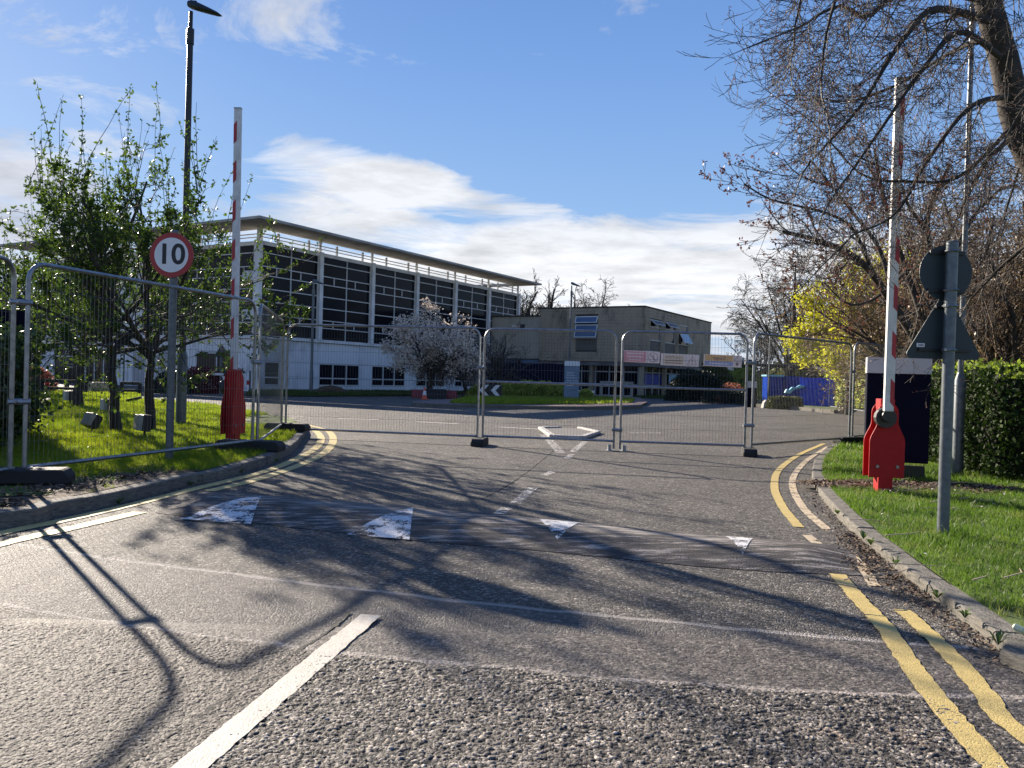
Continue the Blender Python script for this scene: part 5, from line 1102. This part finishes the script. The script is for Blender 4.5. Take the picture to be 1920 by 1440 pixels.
LF_R = leaf_mat('red_leaf', (.10, .008, .015), (.20, .02, .03), .3); LF_O = leaf_mat('olive_leaf', (.05, .06, .015), (.13, .14, .04), .3); LF_K = leaf_mat('conifer_leaf', (.008, .018, .010), (.02, .035, .018), .15); LF_S = leaf_mat('shrub_leaf', (.16, .24, .03), (.62, .62, .14), .6, 3)
LF_PK = leaf_mat('photinia_leaf', (.25, .06, .04), (.48, .22, .14), .4, 5)
def tubes(name, segs, m, parent, sides=3):
    if not segs: return None
    A = np.array([(*a, *b_, r0, r1) for a, b_, r0, r1 in segs], dtype=np.float64); p, q = A[:, :3], A[:, 3:6]; r0, r1 = A[:, 6:7], A[:, 7:8]
    d = q - p; L = np.linalg.norm(d, axis=1, keepdims=True) + 1e-9; d /= L; ref = np.where(np.abs(d[:, 2:3]) < .9, [[0, 0, 1.]], [[1., 0, 0]]); u = np.cross(d, ref); u /= np.linalg.norm(u, axis=1, keepdims=True); w = np.cross(d, u); V = []
    q = q + d * r1 * .6
    for c, r in ((p, r0), (q, r1)):
        for k in range(sides): a = 2 * math.pi * k / sides; V.append(c + (u * math.cos(a) + w * math.sin(a)) * r)
    V = np.stack(V, 1); n = len(A); base = (np.arange(n) * 2 * sides)[:, None]; F_ = []
    for k in range(sides): j = (k + 1) % sides; F_.append(base + np.array([[k, j, sides + j, sides + k]]))
    F_ = np.stack(F_, 1).reshape(-1, 4); return npmesh(name, V.reshape(-1, 3), F_, m, parent, smooth=sides > 4)
def leafmesh(name, C, size, m, parent, elong=1.6, up=0.0, jit=.5):
    C = np.asarray(C, dtype=np.float64); n = len(C); a = rng.normal(0, 1, (n, 3)); a[:, 2] += up; a /= np.linalg.norm(a, axis=1, keepdims=True); b_ = rng.normal(0, 1, (n, 3)); b_ -= a * (a * b_).sum(1, keepdims=True); b_ /= np.linalg.norm(b_, axis=1, keepdims=True)
    s = size * rng.uniform(1 - jit, 1 + jit, (n, 1)); V = np.stack([C, C + a * s * .5 + b_ * s / elong / 2, C + a * s, C + a * s * .5 - b_ * s / elong / 2], 1).reshape(-1, 3)
    return npmesh(name, V, np.arange(4 * n).reshape(-1, 4), m, parent)
def grow(R, p, d, L, r, lvl, prm, out, tips):
    """out[level] gathers segments; tips gathers (point, direction) along the last shoots"""
    n = prm['n'][lvl]; w = prm['wig'][lvl]; tr = prm['trop'][lvl]; last = lvl == len(prm['n']) - 1; pts = [p]; d = d.normalized(); dirs = []
    for i in range(n):
        d = (d + Vector((R.gauss(0, w), R.gauss(0, w), R.gauss(0, w) + tr))).normalized(); q = pts[-1] + d * (L / n); pts.append(q); dirs.append(d)
    r_end = r * prm.get('taper', .35)
    for i in range(n):
        a = r + (r_end - r) * i / n; b_ = r + (r_end - r) * (i + 1) / n; out.setdefault(lvl, []).append((pts[i], pts[i + 1], max(a, prm['rmin']), max(b_, prm['rmin'])))
        if last or (lvl == len(prm['n']) - 2 and i >= n // 2): tips.append((pts[i + 1], dirs[i]))
    if last: return
    k = prm['kids'][lvl]; k = k if isinstance(k, int) else R.randint(*k)
    for j in range(k):
        t = prm['start'][lvl] + (1 - prm['start'][lvl]) * (j + R.random()) / k; i = min(n - 1, int(t * n)); f = t * n - i; q = pts[i].lerp(pts[i + 1], min(1, f)); dd = dirs[i]
        ang = R.uniform(*prm['ang'][lvl]); ax = dd.orthogonal().normalized(); ax.rotate(Matrix.Rotation(R.uniform(0, 6.283), 3, dd)); nd = dd.copy(); nd.rotate(Matrix.Rotation(ang, 3, ax))
        if prm.get('flat') and lvl > 0: nd.y *= .7
        sc = R.uniform(.65, 1.15) * (1 - .35 * t); grow(R, q, nd, L * prm['ratio'][lvl] * sc, (r + (r_end - r) * t) * prm['rr'][lvl], lvl + 1, prm, out, tips)
def emit(root, out, mt, m_twig, thick=1):
    big = sum((out.get(l, []) for l in range(0, thick + 1)), []); small = sum((out[l] for l in out if l > thick), [])
    tubes('trunk', big, mt, root, 7)
    o = tubes('branches', small, m_twig, root, 3)
    if o: o['kind'] = 'stuff'
def crown(root, C, size, m, **kw):
    o = leafmesh('crown', C, size, m, root, **kw); o['kind'] = 'stuff'; return o
def tree(loc, H, label, prm, seed, mt=BARK, mtw=TWIG, r0=.12, trunk_h=.3, leaf=None, lsize=.05, per=3, spread=.05, cat='tree', group=None, lean=(0, 0), nlimb=6, limb_ang=(.35, .95), L0=None, leafp=1.0, name='tree', up=.3):
    R = random.Random(seed); root = empty(name, loc, label=label, cat=cat, group=group); out, tips = {}, []
    th = H * trunk_h; pts = [Vector((0, 0, -.05))]; 
    for i in range(5): pts.append(Vector((lean[0] * (i + 1) / 5 + R.gauss(0, r0 * .25), lean[1] * (i + 1) / 5 + R.gauss(0, r0 * .25), th * (i + 1) / 5)))
    seg0 = [(pts[i], pts[i + 1], r0 * (1.25 - .1 * i if i else 1.45), r0 * (1.25 - .1 * (i + 1))) for i in range(5)]
    out[0] = list(seg0); L0 = L0 or (H - th)
    for j in range(nlimb):
        az = 6.283 * j / nlimb + R.uniform(-.4, .4); a = R.uniform(*limb_ang) if j else .1; d = Vector((math.cos(az) * math.sin(a), math.sin(az) * math.sin(a), math.cos(a)))
        o2 = {}; st = pts[-1].lerp(pts[-2], R.uniform(0, 1.0) if j else 0); grow(R, st, d, L0 * (1.0 if j == 0 else R.uniform(.65, .95)) * (1 + .25 * (a > .9)), r0 * (.75 if j == 0 else R.uniform(.4, .6)), 0, prm, o2, tips)
        for k, v in o2.items(): out.setdefault(k, []).extend(v)
    emit(root, out, mt, mtw, 0)
    if leaf is not None:
        C = []
        for p, d in tips:
            if R.random() > leafp: continue
            for _ in range(per): C.append((p.x + R.gauss(0, spread), p.y + R.gauss(0, spread), p.z + R.gauss(0, spread)))
        if C: crown(root, C, lsize, leaf, up=up)
    return root, tips
PA = dict(n=[6, 5, 4, 4], wig=[.12, .16, .14, .10], trop=[.0, .05, .13, .14], kids=[8, 6, (2, 4)], start=[.25, .15, .1], ang=[(.5, 1.1), (.5, 1.1), (.3, .9)], ratio=[.55, .55, .62], rr=[.55, .5, .6], rmin=.0035, taper=.3)
# --- lawn trees: knobbly crab-apple like crowns with upright leaders
for (px, py, Y, H, sd, lab, ln, r0) in ((281, 800, 14.0, 5.2, 3, 'leafy lawn tree with floodlight at its foot, nearest the speed limit sign', (-.05, 0), .075), (219, 806, 13.3, 5.7, 11, 'lawn tree with forked dark trunk, second from the speed limit sign', (-.15, 0), .072),
                                    (147, 757, 21.0, 6.4, 5, 'lawn tree with straight trunk in front of the office doors', (0.1, 0), .10), (62, 742, 26.0, 6.3, 8, 'lawn tree farthest left and nearest the pink shrub', (.1, 0), .10)):
    b_ = at(px, py, Y); big = Y < 16
    prm = dict(PA); prm['kids'] = [8, 6, (2, 3)] if big else [7, 5, 2]
    root, tips = tree((b_.x, b_.y, LZ), H, lab, prm, sd, r0=r0, trunk_h=.27, leaf=None, nlimb=11, limb_ang=(.5, 1.45), group='trees on the left lawn', lean=ln, L0=H * (.52 if big else .5))
    R = random.Random(sd + 50); C = []
    # upright shoots above the crown
    shoots = {}; 
    cand = sorted(tips, key=lambda t_: -t_[0].z)[:len(tips) // 6]
    for k in range(26 if big else 12):
        p, d = R.choice(cand); out2, t2 = {}, []; dd = Vector((R.gauss(0, .22), R.gauss(0, .2), 1)); n = 7; L = R.uniform(.5, 1.75); q = p.copy()
        for i in range(n):
            dd = (dd.normalized() + Vector((R.gauss(0, .06), R.gauss(0, .06), .05))); e = q + dd.normalized() * (L / n); shoots.setdefault(0, []).append((q, e, .007 - .0005 * i, .0065 - .0006 * i)); tips.append((e, dd)); tips.append((q.lerp(e, .5), dd)); q = e
    o = tubes('branches', shoots[0], TWIG, root, 3); o['kind'] = 'stuff'
    for p, d in tips:
        if R.random() < (.38 if big else .72): continue
        c = p + Vector((R.gauss(0, .012), R.gauss(0, .012), R.gauss(0, .012)))
        for _ in range(R.randint(3, 5)): C.append(tuple(c + Vector((R.gauss(0, .012), R.gauss(0, .012), R.gauss(0, .012)))))
    crown(root, C, 0.062 if big else .085, LF_G, elong=2.0, up=.25)
# --- blossom trees
PB = dict(n=[5, 4, 3], wig=[.12, .14, .14], trop=[-.01, .02, .06], kids=[10, 9], start=[.2, .1], ang=[(.5, 1.2), (.4, 1.1)], ratio=[.6, .5], rr=[.5, .5], rmin=.008, taper=.3)
b_ = at(806, 742, 43.5); tree((b_.x, b_.y, 0), 6.0, 'pale pink blossoming tree in front of the office corner behind the cone', PB, 21, r0=.16, trunk_h=.22, leaf=LF_P, lsize=.10, per=4, spread=.11, nlimb=13, limb_ang=(.35, 1.3), L0=3.35, name='blossom_tree')
b_ = at(870, 742, 45.5); tree((b_.x, b_.y, 0), 4.2, 'smaller grey blossom tree behind the larger pale pink one', PB, 22, r0=.11, trunk_h=.25, leaf=leaf_mat('grey_blossom', (.16, .14, .12), (.34, .31, .28), .3), lsize=.09, per=4, spread=.13, nlimb=9, limb_ang=(.3, 1.1), L0=2.5, name='blossom_tree')
PC_ = dict(PB); PC_['kids'] = [9, 7]
b_ = at(935, 742, 47); tree((b_.x, b_.y, 0), 4.6, 'bare shrubby tree in front of the beige rendered wing', PC_, 23, r0=.09, trunk_h=.12, leaf=LF_O, leafp=.25, lsize=.06, per=1, nlimb=11, limb_ang=(.2, .9), L0=3.2, name='bare_tree')
# --- big bare tree leaning in from the right
PT = dict(n=[7, 7, 7, 5], wig=[.10, .09, .08, .10], trop=[-.03, -.05, .035, .05], kids=[10, 11, (4, 5)], start=[.12, .08, .1], ang=[(.35, .95), (.35, 1.0), (.3, .9)], ratio=[.60, .66, .48], rr=[.5, .5, .6], rmin=.0023, taper=.22)
Rt = random.Random(4); base = Vector((5.95, 8.6, LZ)); bigt = empty('bare_tree', base, label='large bare tree with a mossy dark trunk leaning in at the top right', cat='tree')
tp = [base + Vector((0, 0, -.1)), Vector((5.9, 8.5, 1.3))] + [at(x, y, Y) for x, y, Y in ((1990, 420, 8.4), (1915, 250, 8.3), (1885, 120, 8.2), (1852, 0, 8.1), (1820, -180, 8.0), (1800, -420, 8.0))]
tp = catmull(tp, .25); outB, tipsB = {}, []
for i in range(len(tp) - 1): f = i / (len(tp) - 1); a = .22 * (1 - .62 * f); b2 = .22 * (1 - .62 * (i + 1) / (len(tp) - 1)); outB.setdefault(0, []).append((tp[i] - base, tp[i + 1] - base, a, b2))
LIMB = [([(1862, 40, 8.1), (1753, 17, 7.6), (1703, 62, 7.3), (1668, 110, 7.1), (1620, 190, 6.9), (1570, 250, 6.8)], .055), ([(1850, 0, 8.1), (1700, -20, 7.4), (1627, 32, 7.0), (1580, 10, 6.8), (1530, 30, 6.6)], .05),
        ([(1880, 110, 8.2), (1800, 60, 7.2), (1730, 130, 6.9), (1660, 230, 6.7), (1590, 330, 6.6)], .045), ([(1895, 180, 8.2), (1820, 200, 7.6), (1740, 300, 7.2), (1680, 400, 7.0), (1600, 440, 6.9)], .04),
        ([(1915, 250, 8.3), (1850, 300, 8.5), (1790, 420, 8.8), (1740, 520, 9.0)], .035), ([(1850, 0, 8.1), (1720, -120, 8.0), (1620, -130, 8.0), (1520, -40, 7.8), (1490, 50, 7.6)], .05),
        ([(1900, 200, 8.3), (1960, 150, 9.0), (1900, 350, 9.6), (1860, 480, 9.8)], .04), ([(1870, 60, 8.1), (1780, 100, 9.2), (1680, 160, 9.8), (1590, 190, 10.2), (1520, 180, 10.4)], .045), ([(1840, -60, 8.1), (1650, -150, 7.0), (1590, -60, 6.4), (1550, 60, 6.2), (1540, 150, 6.1)], .04),
        ([(1905, 230, 8.3), (1800, 330, 7.6), (1700, 340, 7.4), (1620, 330, 7.3), (1560, 270, 7.2)], .035), ([(1990, 420, 8.4), (1900, 480, 8.8), (1820, 560, 9.2)], .04), ([(1860, 20, 8.1), (1900, -60, 7.5), (1950, 120, 7.2), (1890, 250, 7.0)], .035)]
for L, r in LIMB:
    Q = catmull([at(*q) for q in L], .16); n = len(Q)
    for i in range(n - 1):
        f = i / n; r_a = r * .78 * (1 - .8 * f); r_b = r * .78 * (1 - .8 * (i + 1) / n); outB[0].append((Q[i] - base, Q[i + 1] - base, r_a, r_b))
        if f > .12 and Rt.random() < .92:
            d = (Q[i + 1] - Q[i]).normalized(); nd = (d + Vector((Rt.gauss(-.15, .45), Rt.gauss(0, .40), Rt.gauss(-.15, .55)))).normalized()
            grow(Rt, Q[i] - base, nd, Rt.uniform(.5, 1.35) * (1 - .35 * f), r_a * .36, 1, PT, outB, tipsB)
    d = (Q[-1] - Q[-2]).normalized(); grow(Rt, Q[-1] - base, d, 1.0, r * .25, 1, PT, outB, tipsB)
emit(bigt, outB, BARK, TWIG, 0); crown(bigt, [tuple(p + Vector((Rt.gauss(0, .006),) * 3)) for p, d in tipsB if Rt.random() < .35], .017, LF_M, elong=2.6, up=.2)
# --- maroon-budded tree beside the right barrier
PM = dict(n=[7, 5, 4], wig=[.10, .14, .12], trop=[.02, .06, .12], kids=[9, (5, 7)], start=[.12, .1], ang=[(.35, .95), (.35, .9)], ratio=[.42, .45], rr=[.5, .55], rmin=.0045, taper=.25)
Rt = random.Random(14); base = at(1745, 735, 14.0); base.z = LZ; mtree = empty('budding_tree', base, label='multi-stemmed tree with maroon buds behind the right barrier boom', cat='tree'); outM, tipsM = {}, []
ML = [([(1745, 735, 14), (1718, 640, 14), (1680, 580, 14), (1640, 520, 13.8), (1600, 480, 13.6), (1530, 450, 13.4), (1470, 435, 13.2)], .10), ([(1640, 520, 13.8), (1600, 430, 13.5), (1550, 400, 13.3), (1490, 385, 13.1), (1440, 372, 13.0), (1395, 345, 12.9)], .035), ([(1680, 580, 14), (1650, 470, 14.2), (1600, 400, 14.2), (1560, 350, 14.2), (1520, 300, 14.2)], .05),
      ([(1745, 735, 14), (1735, 620, 14.3), (1700, 510, 14.5), (1670, 420, 14.6), (1650, 340, 14.6), (1640, 280, 14.6)], .08), ([(1745, 735, 14), (1752, 600, 14), (1745, 480, 14.2), (1740, 400, 14.2), (1780, 310, 14.2)], .09), ([(1748, 560, 14), (1790, 470, 14), (1830, 400, 14), (1880, 350, 14)], .06), ([(1735, 430, 14.2), (1700, 380, 14), (1680, 330, 14), (1600, 290, 13.8)], .035),
      ([(1600, 480, 13.6), (1560, 520, 13.3), (1530, 520, 13.0)], .02), ([(1700, 510, 14.5), (1640, 560, 14.0), (1590, 570, 13.6), (1545, 530, 13.4)], .03), ([(1560, 350, 14.2), (1500, 330, 14), (1470, 300, 14)], .02)]
for L, r in ML:
    Q = catmull([at(*q) for q in L], .22); n = len(Q)
    for i in range(n - 1):
        f = i / n; r_a = r * (1 - .72 * f); r_b = r * (1 - .72 * (i + 1) / n); outM.setdefault(0, []).append((Q[i] - base, Q[i + 1] - base, r_a, r_b))
        if (f > .18 or r < .05) and Rt.random() < .8:
            d = (Q[i + 1] - Q[i]).normalized(); nd = (d + Vector((Rt.gauss(0, .5), Rt.gauss(0, .5), Rt.gauss(.25, .45)))).normalized(); grow(Rt, Q[i] - base, nd, Rt.uniform(.7, 1.5) * (1 - .3 * f), r_a * .4, 0 + 1, dict(PM, n=[7, 5, 4, 3], wig=[.1, .14, .12, .1], trop=[0, .04, .10, .1], kids=[9, (4, 6), 2], start=[.1, .1, .1], ang=[(.3, .9)] * 3, ratio=[.4, .5, .5], rr=[.5, .55, .6]), outM, tipsM)
emit(mtree, outM, BARK, TWIG, 0); C = []
for p, d in tipsM:
    if Rt.random() < .5:
        for _ in range(3): C.append(tuple(p + Vector((Rt.gauss(0, .015), Rt.gauss(0, .015), Rt.gauss(0, .015)))))
crown(mtree, C, .05, LF_M, elong=1.8, up=.3)
# --- thicket of brown trees behind the hedge
PK = dict(n=[5, 4, 3, 3], wig=[.14, .2, .22, .2], trop=[.02, 0, 0, .02], kids=[9, 7, 3], start=[.15, .1, .1], ang=[(.4, 1.1)] * 3, ratio=[.55, .55, .5], rr=[.5, .5, .6], rmin=.006, taper=.3)
for i, (px, Y, H, lab) in enumerate(((1770, 19, 7.2, 'brown budding tree behind the hedge, leftmost of the thicket'), (1850, 17, 6.8, 'brown budding tree straight behind the two back-facing signs'), (1930, 15.5, 7.0, 'brown budding tree cut by the right edge behind the hedge'), (1830, 25, 9.5, 'taller brown tree deep in the thicket behind the hedge'), (1925, 22, 9.0, 'taller brown tree deep in the thicket at the right edge'), (1800, 27, 8.5, 'brown tree deep behind the round back-facing sign'))):
    b_ = at(px, 730, Y); tree((b_.x, b_.y, 0), H, lab, PK, 60 + i, mt=BARK, mtw=TWIGB, r0=.13, trunk_h=.1, leaf=LF_B, lsize=.055, per=2, spread=.07, nlimb=10, limb_ang=(.3, 1.35), L0=H * .62, group='brown trees behind the right hedge', name='budding_tree')
# --- yellow-green tree
PY = dict(n=[5, 4, 3], wig=[.14, .18, .18], trop=[.04, .03, .02], kids=[9, 8], start=[.2, .1], ang=[(.4, 1.1)] * 2, ratio=[.5, .5], rr=[.5, .5], rmin=.01, taper=.3)
for px, Y, H, lab, sd, n in ((1652, 31, 8.0, 'bright yellow-green tree behind the raised right boom', 71, 13), (1715, 30, 8.6, 'yellow-green tree behind the dark navy totem', 72, 9), (1592, 34, 7.0, 'smaller yellow-green tree left of the raised right boom', 73, 7)):
    b_ = at(px, 740, Y); tree((b_.x, b_.y, 0), H, lab, PY, sd, r0=.12, trunk_h=.30, leaf=LF_Y, lsize=.13, per=9, spread=.16, nlimb=n, limb_ang=(.3, 1.3), L0=H * .40, group='yellow-green trees on the right', name='leafy_tree')
# --- birch and oak in the middle distance
PBI = dict(n=[6, 5, 5, 4], wig=[.08, .12, .12, .10], trop=[.03, .02, -.10, -.20], kids=[10, 7, 4], start=[.15, .15, .15], ang=[(.35, .8), (.4, .9), (.3, .9)], ratio=[.5, .5, .6], rr=[.45, .5, .6], rmin=.012, taper=.25)
b_ = at(1484, 742, 58); tree((b_.x, b_.y, 0), 10.6, 'tall birch with drooping bare twigs behind the blue hoarding', PBI, 81, mt=BARK, mtw=TWIG, r0=.22, trunk_h=.2, leaf=LF_O, leafp=.15, lsize=.08, per=1, spread=.05, nlimb=11, limb_ang=(.2, .75), L0=8.0, name='birch_tree')
b_ = at(1430, 742, 62); tree((b_.x, b_.y, 0), 7.0, 'slender pale birch left of the tall one', PBI, 82, mt=BARK2, mtw=TWIG, r0=.12, trunk_h=.2, leaf=LF_O, leafp=.25, lsize=.08, per=1, nlimb=6, limb_ang=(.15, .7), L0=5.5, name='birch_tree')
POK = dict(n=[5, 5, 4, 3], wig=[.2, .25, .25, .2], trop=[-.02, 0, 0, .02], kids=[8, 7, 3], start=[.2, .15, .1], ang=[(.4, 1.1)] * 3, ratio=[.55, .5, .5], rr=[.5, .5, .6], rmin=.014, taper=.3)
b_ = at(1570, 742, 50); tree((b_.x, b_.y, 0), 7.2, 'spreading dark oak behind the right end of the blue hoarding', POK, 83, r0=.42, trunk_h=.28, leaf=LF_B, leafp=.35, lsize=.09, per=1, nlimb=9, limb_ang=(.6, 1.4), L0=5.2, name='oak_tree')
# --- bare trees behind the buildings
PF = dict(n=[5, 5, 4, 3], wig=[.14, .2, .2, .18], trop=[.03, .02, .02, .04], kids=[9, 7, 3], start=[.2, .15, .1], ang=[(.3, .9)] * 3, ratio=[.5, .5, .5], rr=[.5, .5, .6], rmin=.02, taper=.3)
for px, Y, H, lab, r0, sd in ((978, 84, 12.8, 'dark bare tree beyond the roof end of the office', .35, 91), (1012, 88, 13.2, 'dark bare tree above the beige wing', .38, 92), (1046, 86, 11.8, 'dark bare tree just left of the lamp behind the totem', .32, 93)):
    b_ = at(px, 735, Y); tree((b_.x, b_.y, 0), H, lab, PF, sd, r0=r0, trunk_h=.35, leaf=None, nlimb=10, limb_ang=(.25, 1.1), L0=H * .5, group='bare trees behind the buildings', name='bare_tree', mtw=BARK)
b_ = at(1108, 735, 84); tree((b_.x, b_.y, 0), 12.0, 'pale wispy bare tree above the concrete building', dict(PF, rmin=.016, trop=[.05, .02, -.02, -.05]), 94, r0=.18, trunk_h=.45, mt=BARK2, mtw=BARK2, nlimb=7, limb_ang=(.15, .8), L0=6.0, name='bare_tree')
for px, Y, H, lab, sd in ((15, 34, 6.5, 'bare bushy tree at the far left edge', 95), (-30, 30, 6.5, 'bare tree half outside the left edge', 96)):
    b_ = at(px, 735, Y); tree((b_.x, b_.y, 0), H, lab, PF, sd, r0=.12, trunk_h=.2, nlimb=9, limb_ang=(.3, 1.1), L0=H * .62, mtw=TWIG, name='bare_tree')
# --- distant treeline (reads as one mass) and mid-distance bushes
def mass(name, x0, x1, Ya, Yb, hmin, hmax, n, size, m, label, seed=1, z0=0.0):
    R = np.random.default_rng(seed); t = R.random(n); px = x0 + (x1 - x0) * t; Y = Ya + (Yb - Ya) * R.random(n); X = (px - 960) / F * Y; top = hmin + (hmax - hmin) * noise2(X * .35, X * .0 + seed, seed) ** .8 * (.6 + .4 * noise2(X * 1.7, X * .0 + 3, seed + 1)); z = z0 + top * np.sqrt(R.random(n))
    C = np.stack([X, Y, z], 1); o = leafmesh(name, C, size, m, None, elong=1.3); tag(o, label, 'treeline', kind='stuff'); return o
mass('treeline', 1300, 1760, 70, 78, 1.8, 5.2, 26000, .30, LF_O, 'olive brown treeline far behind the car park', 3)
mass('treeline', 1750, 2050, 30, 36, 2.5, 7.0, 26000, .20, LF_B, 'brown wood filling the gap far behind the right hedge', 5)
mass('treeline', -140, 95, 75, 85, 3, 7, 9000, .35, LF_O, 'dull wood far behind the low building at the left', 6)
def bush(px, py, Y, rx, ry, h, n, size, m, label, name='bush', core=True, z=0, cat='bush', group=None, square=False):
    b_ = at(px, py, Y); root = empty(name, (b_.x, b_.y, z), label=label, cat=cat, group=group); R = np.random.default_rng(abs(hash((px, py))) % 9999)
    d = R.normal(0, 1, (n, 3)); d[:, 2] = np.abs(d[:, 2]); d /= np.linalg.norm(d, axis=1, keepdims=True)
    if square: mx = np.abs(d).max(1, keepdims=True); d = d / mx ** .75
    rad = (1 - .28 * R.random((n, 1)) ** 1.5) * (1 + .14 * (noise2(d[:, 0] * 3 + 7, d[:, 1] * 3 + d[:, 2] * 2, 2)[:, None] - .5)); C = d * rad * np.array([[rx, ry, h]]); C[:, 2] = np.maximum(C[:, 2], .03)
    o = leafmesh('foliage', C, size, m, root, elong=1.5, up=.2); o['kind'] = 'stuff'
    mb = MB(); 
    for k in range(5): a = k * 1.2566; mb.tube([(0, 0, 0), (math.cos(a) * rx * .3, math.sin(a) * ry * .3, h * .45), (math.cos(a) * rx * .55, math.sin(a) * ry * .55, h * .72)], [.03, .02, .01], 5)
    mb.build('stems', BARK, root); return root
bush(322, 735, 37.5, 1.0, .9, 1.0, 7000, .07, LF_K, 'dark green domed bush beside the red one'); bush(377, 735, 38.5, 1.15, 1.0, 1.25, 9000, .08, LF_R, 'dark red leafed bush behind the lamp post base')
bush(62, 733, 34, .95, .7, 1.05, 5000, .08, LF_PK, 'pink and red photinia shrub left of the office'); bush(18, 733, 33, 1.0, .7, .9, 4500, .08, LF_PK, 'pink leafed shrub at the far left edge behind the fence'); bush(70, 734, 32, .8, .5, .5, 2500, .06, LF_R, 'low dark red shrub under the pink one')
bush(1305, 742, 50, 1.9, 1.2, 2.0, 12000, .10, LF_K, 'large dark bush at the right end of the concrete building'); bush(1345, 744, 54, 1.3, 1.2, 2.3, 8000, .10, LF_O, 'grey-green bush right of the large dark one'); bush(1392, 745, 56, 1.6, 1.2, 2.4, 8000, .10, LF_S, 'pale olive bush behind the fence joint')
bush(1402, 738, 60, .9, .9, 3.0, 6000, .12, LF_K, 'small dark conifer beyond the olive bush')
bush(1370, 750, 46, 1.6, .6, .75, 6000, .07, LF_K, 'low clipped dark hedge along the far verge', square=True); bush(1372, 745, 47.5, 1.0, .4, 1.25, 2500, .06, LF_PK, 'orange-red shrub showing above the low clipped hedge')
bush(1472, 759, 39.5, .86, .45, .62, 9000, .055, LF_O, 'clipped box hedge in front of the blue hoarding', square=True)
for i, (px, Y, rx, h, lab) in enumerate(((905, 43.5, .9, .45, 'low shrub at the left end of the roundabout planting'), (950, 43.6, 1.0, .55, 'low shrub second from the left on the roundabout'), (990, 43.4, 1.0, .70, 'taller leafy shrub in the middle of the roundabout planting'), (1022, 43.6, .9, .68, 'leafy shrub just left of the blue totem sign'), (1046, 43.2, .7, .55, 'small leafy shrub touching the blue totem sign'), (1098, 43.5, .45, .38, 'small brownish shrub right of the blue totem sign'))):
    bush(px, 749, Y, rx, .5, h * 1.3, 3000, .10, LF_S, lab, group='low shrubs on the roundabout island', z=.12)
# --- hedges
def hedge(poly, h, n_side, n_top, size, label, m_side, m_top, rough=.10):
    root = empty('hedge', (poly[0][0], poly[0][1], LZ), label=label, cat='hedge'); x0, y0 = poly[0]; P = [(p[0] - x0, p[1] - y0) for p in poly]; C = []; k = len(P); per = [math.hypot(P[(i + 1) % k][0] - P[i][0], P[(i + 1) % k][1] - P[i][1]) for i in range(k)]; T = sum(per)
    for i in range(k):
        n = int(n_side * per[i] / T); t = rng.random(n); a, b_ = P[i], P[(i + 1) % k]; X = a[0] + (b_[0] - a[0]) * t; Y = a[1] + (b_[1] - a[1]) * t; z = rng.random(n) * h
        nx, ny = -(b_[1] - a[1]) / per[i], (b_[0] - a[0]) / per[i]; o_ = rng.normal(0, rough * .5, n) + (noise2(X * 2.2 + Y * 2.2, z * 2.2, 3) - .5) * rough * 2.2; C.append(np.stack([X + nx * o_, Y + ny * o_, z], 1))
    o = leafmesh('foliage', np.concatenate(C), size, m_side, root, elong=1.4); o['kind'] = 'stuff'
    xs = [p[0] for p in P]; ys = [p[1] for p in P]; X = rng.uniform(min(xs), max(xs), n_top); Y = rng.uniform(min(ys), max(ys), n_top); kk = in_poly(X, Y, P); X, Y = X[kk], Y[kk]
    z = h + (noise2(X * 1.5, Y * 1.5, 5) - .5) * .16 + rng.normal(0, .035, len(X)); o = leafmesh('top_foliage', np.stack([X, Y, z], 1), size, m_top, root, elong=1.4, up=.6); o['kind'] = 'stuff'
    c = (sum(xs) / k, sum(ys) / k); mb = MB(); mb.prism([(c[0] + (p[0] - c[0]) * .94, c[1] + (p[1] - c[1]) * .90) for p in P], 0, h - .12); mb.build('inner_dark_box', mat('hedge_inside', (.010, .012, .006), 1.0), root); return root  # solid near-black box stands for the shaded inside of the hedge
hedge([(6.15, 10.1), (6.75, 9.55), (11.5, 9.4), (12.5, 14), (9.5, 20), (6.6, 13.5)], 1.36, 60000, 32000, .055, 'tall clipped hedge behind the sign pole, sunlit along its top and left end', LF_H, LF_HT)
hedge([(17.4, 35), (22, 33), (24, 46), (18, 46)], 2.1, 9000, 5000, .14, 'ivy covered hedge behind the pale distant mesh fence', LF_S, LF_HT)
# dark laurel at the left edge
hedge([(-6.0, 8.7), (-10.5, 8.2), (-11.5, 13.6), (-7.6, 12.6)], 1.55, 16000, 8000, .085, 'dark laurel hedge at the left edge behind the fence joint', leaf_mat('laurel_leaf', (.02, .04, .012), (.06, .10, .03), .2), LF_H, rough=.2)
b_ = at(20, 735, 12.5); o = MB().box((0, 0, .95), (.42, .2, 1.9)).build('totem_board', NAV2, None, bevel=.01); o.location = (b_.x, b_.y, LZ); o.rotation_euler[2] = .5; tag(o, 'dark upright sign panel at the left edge behind the laurel hedge', 'sign')
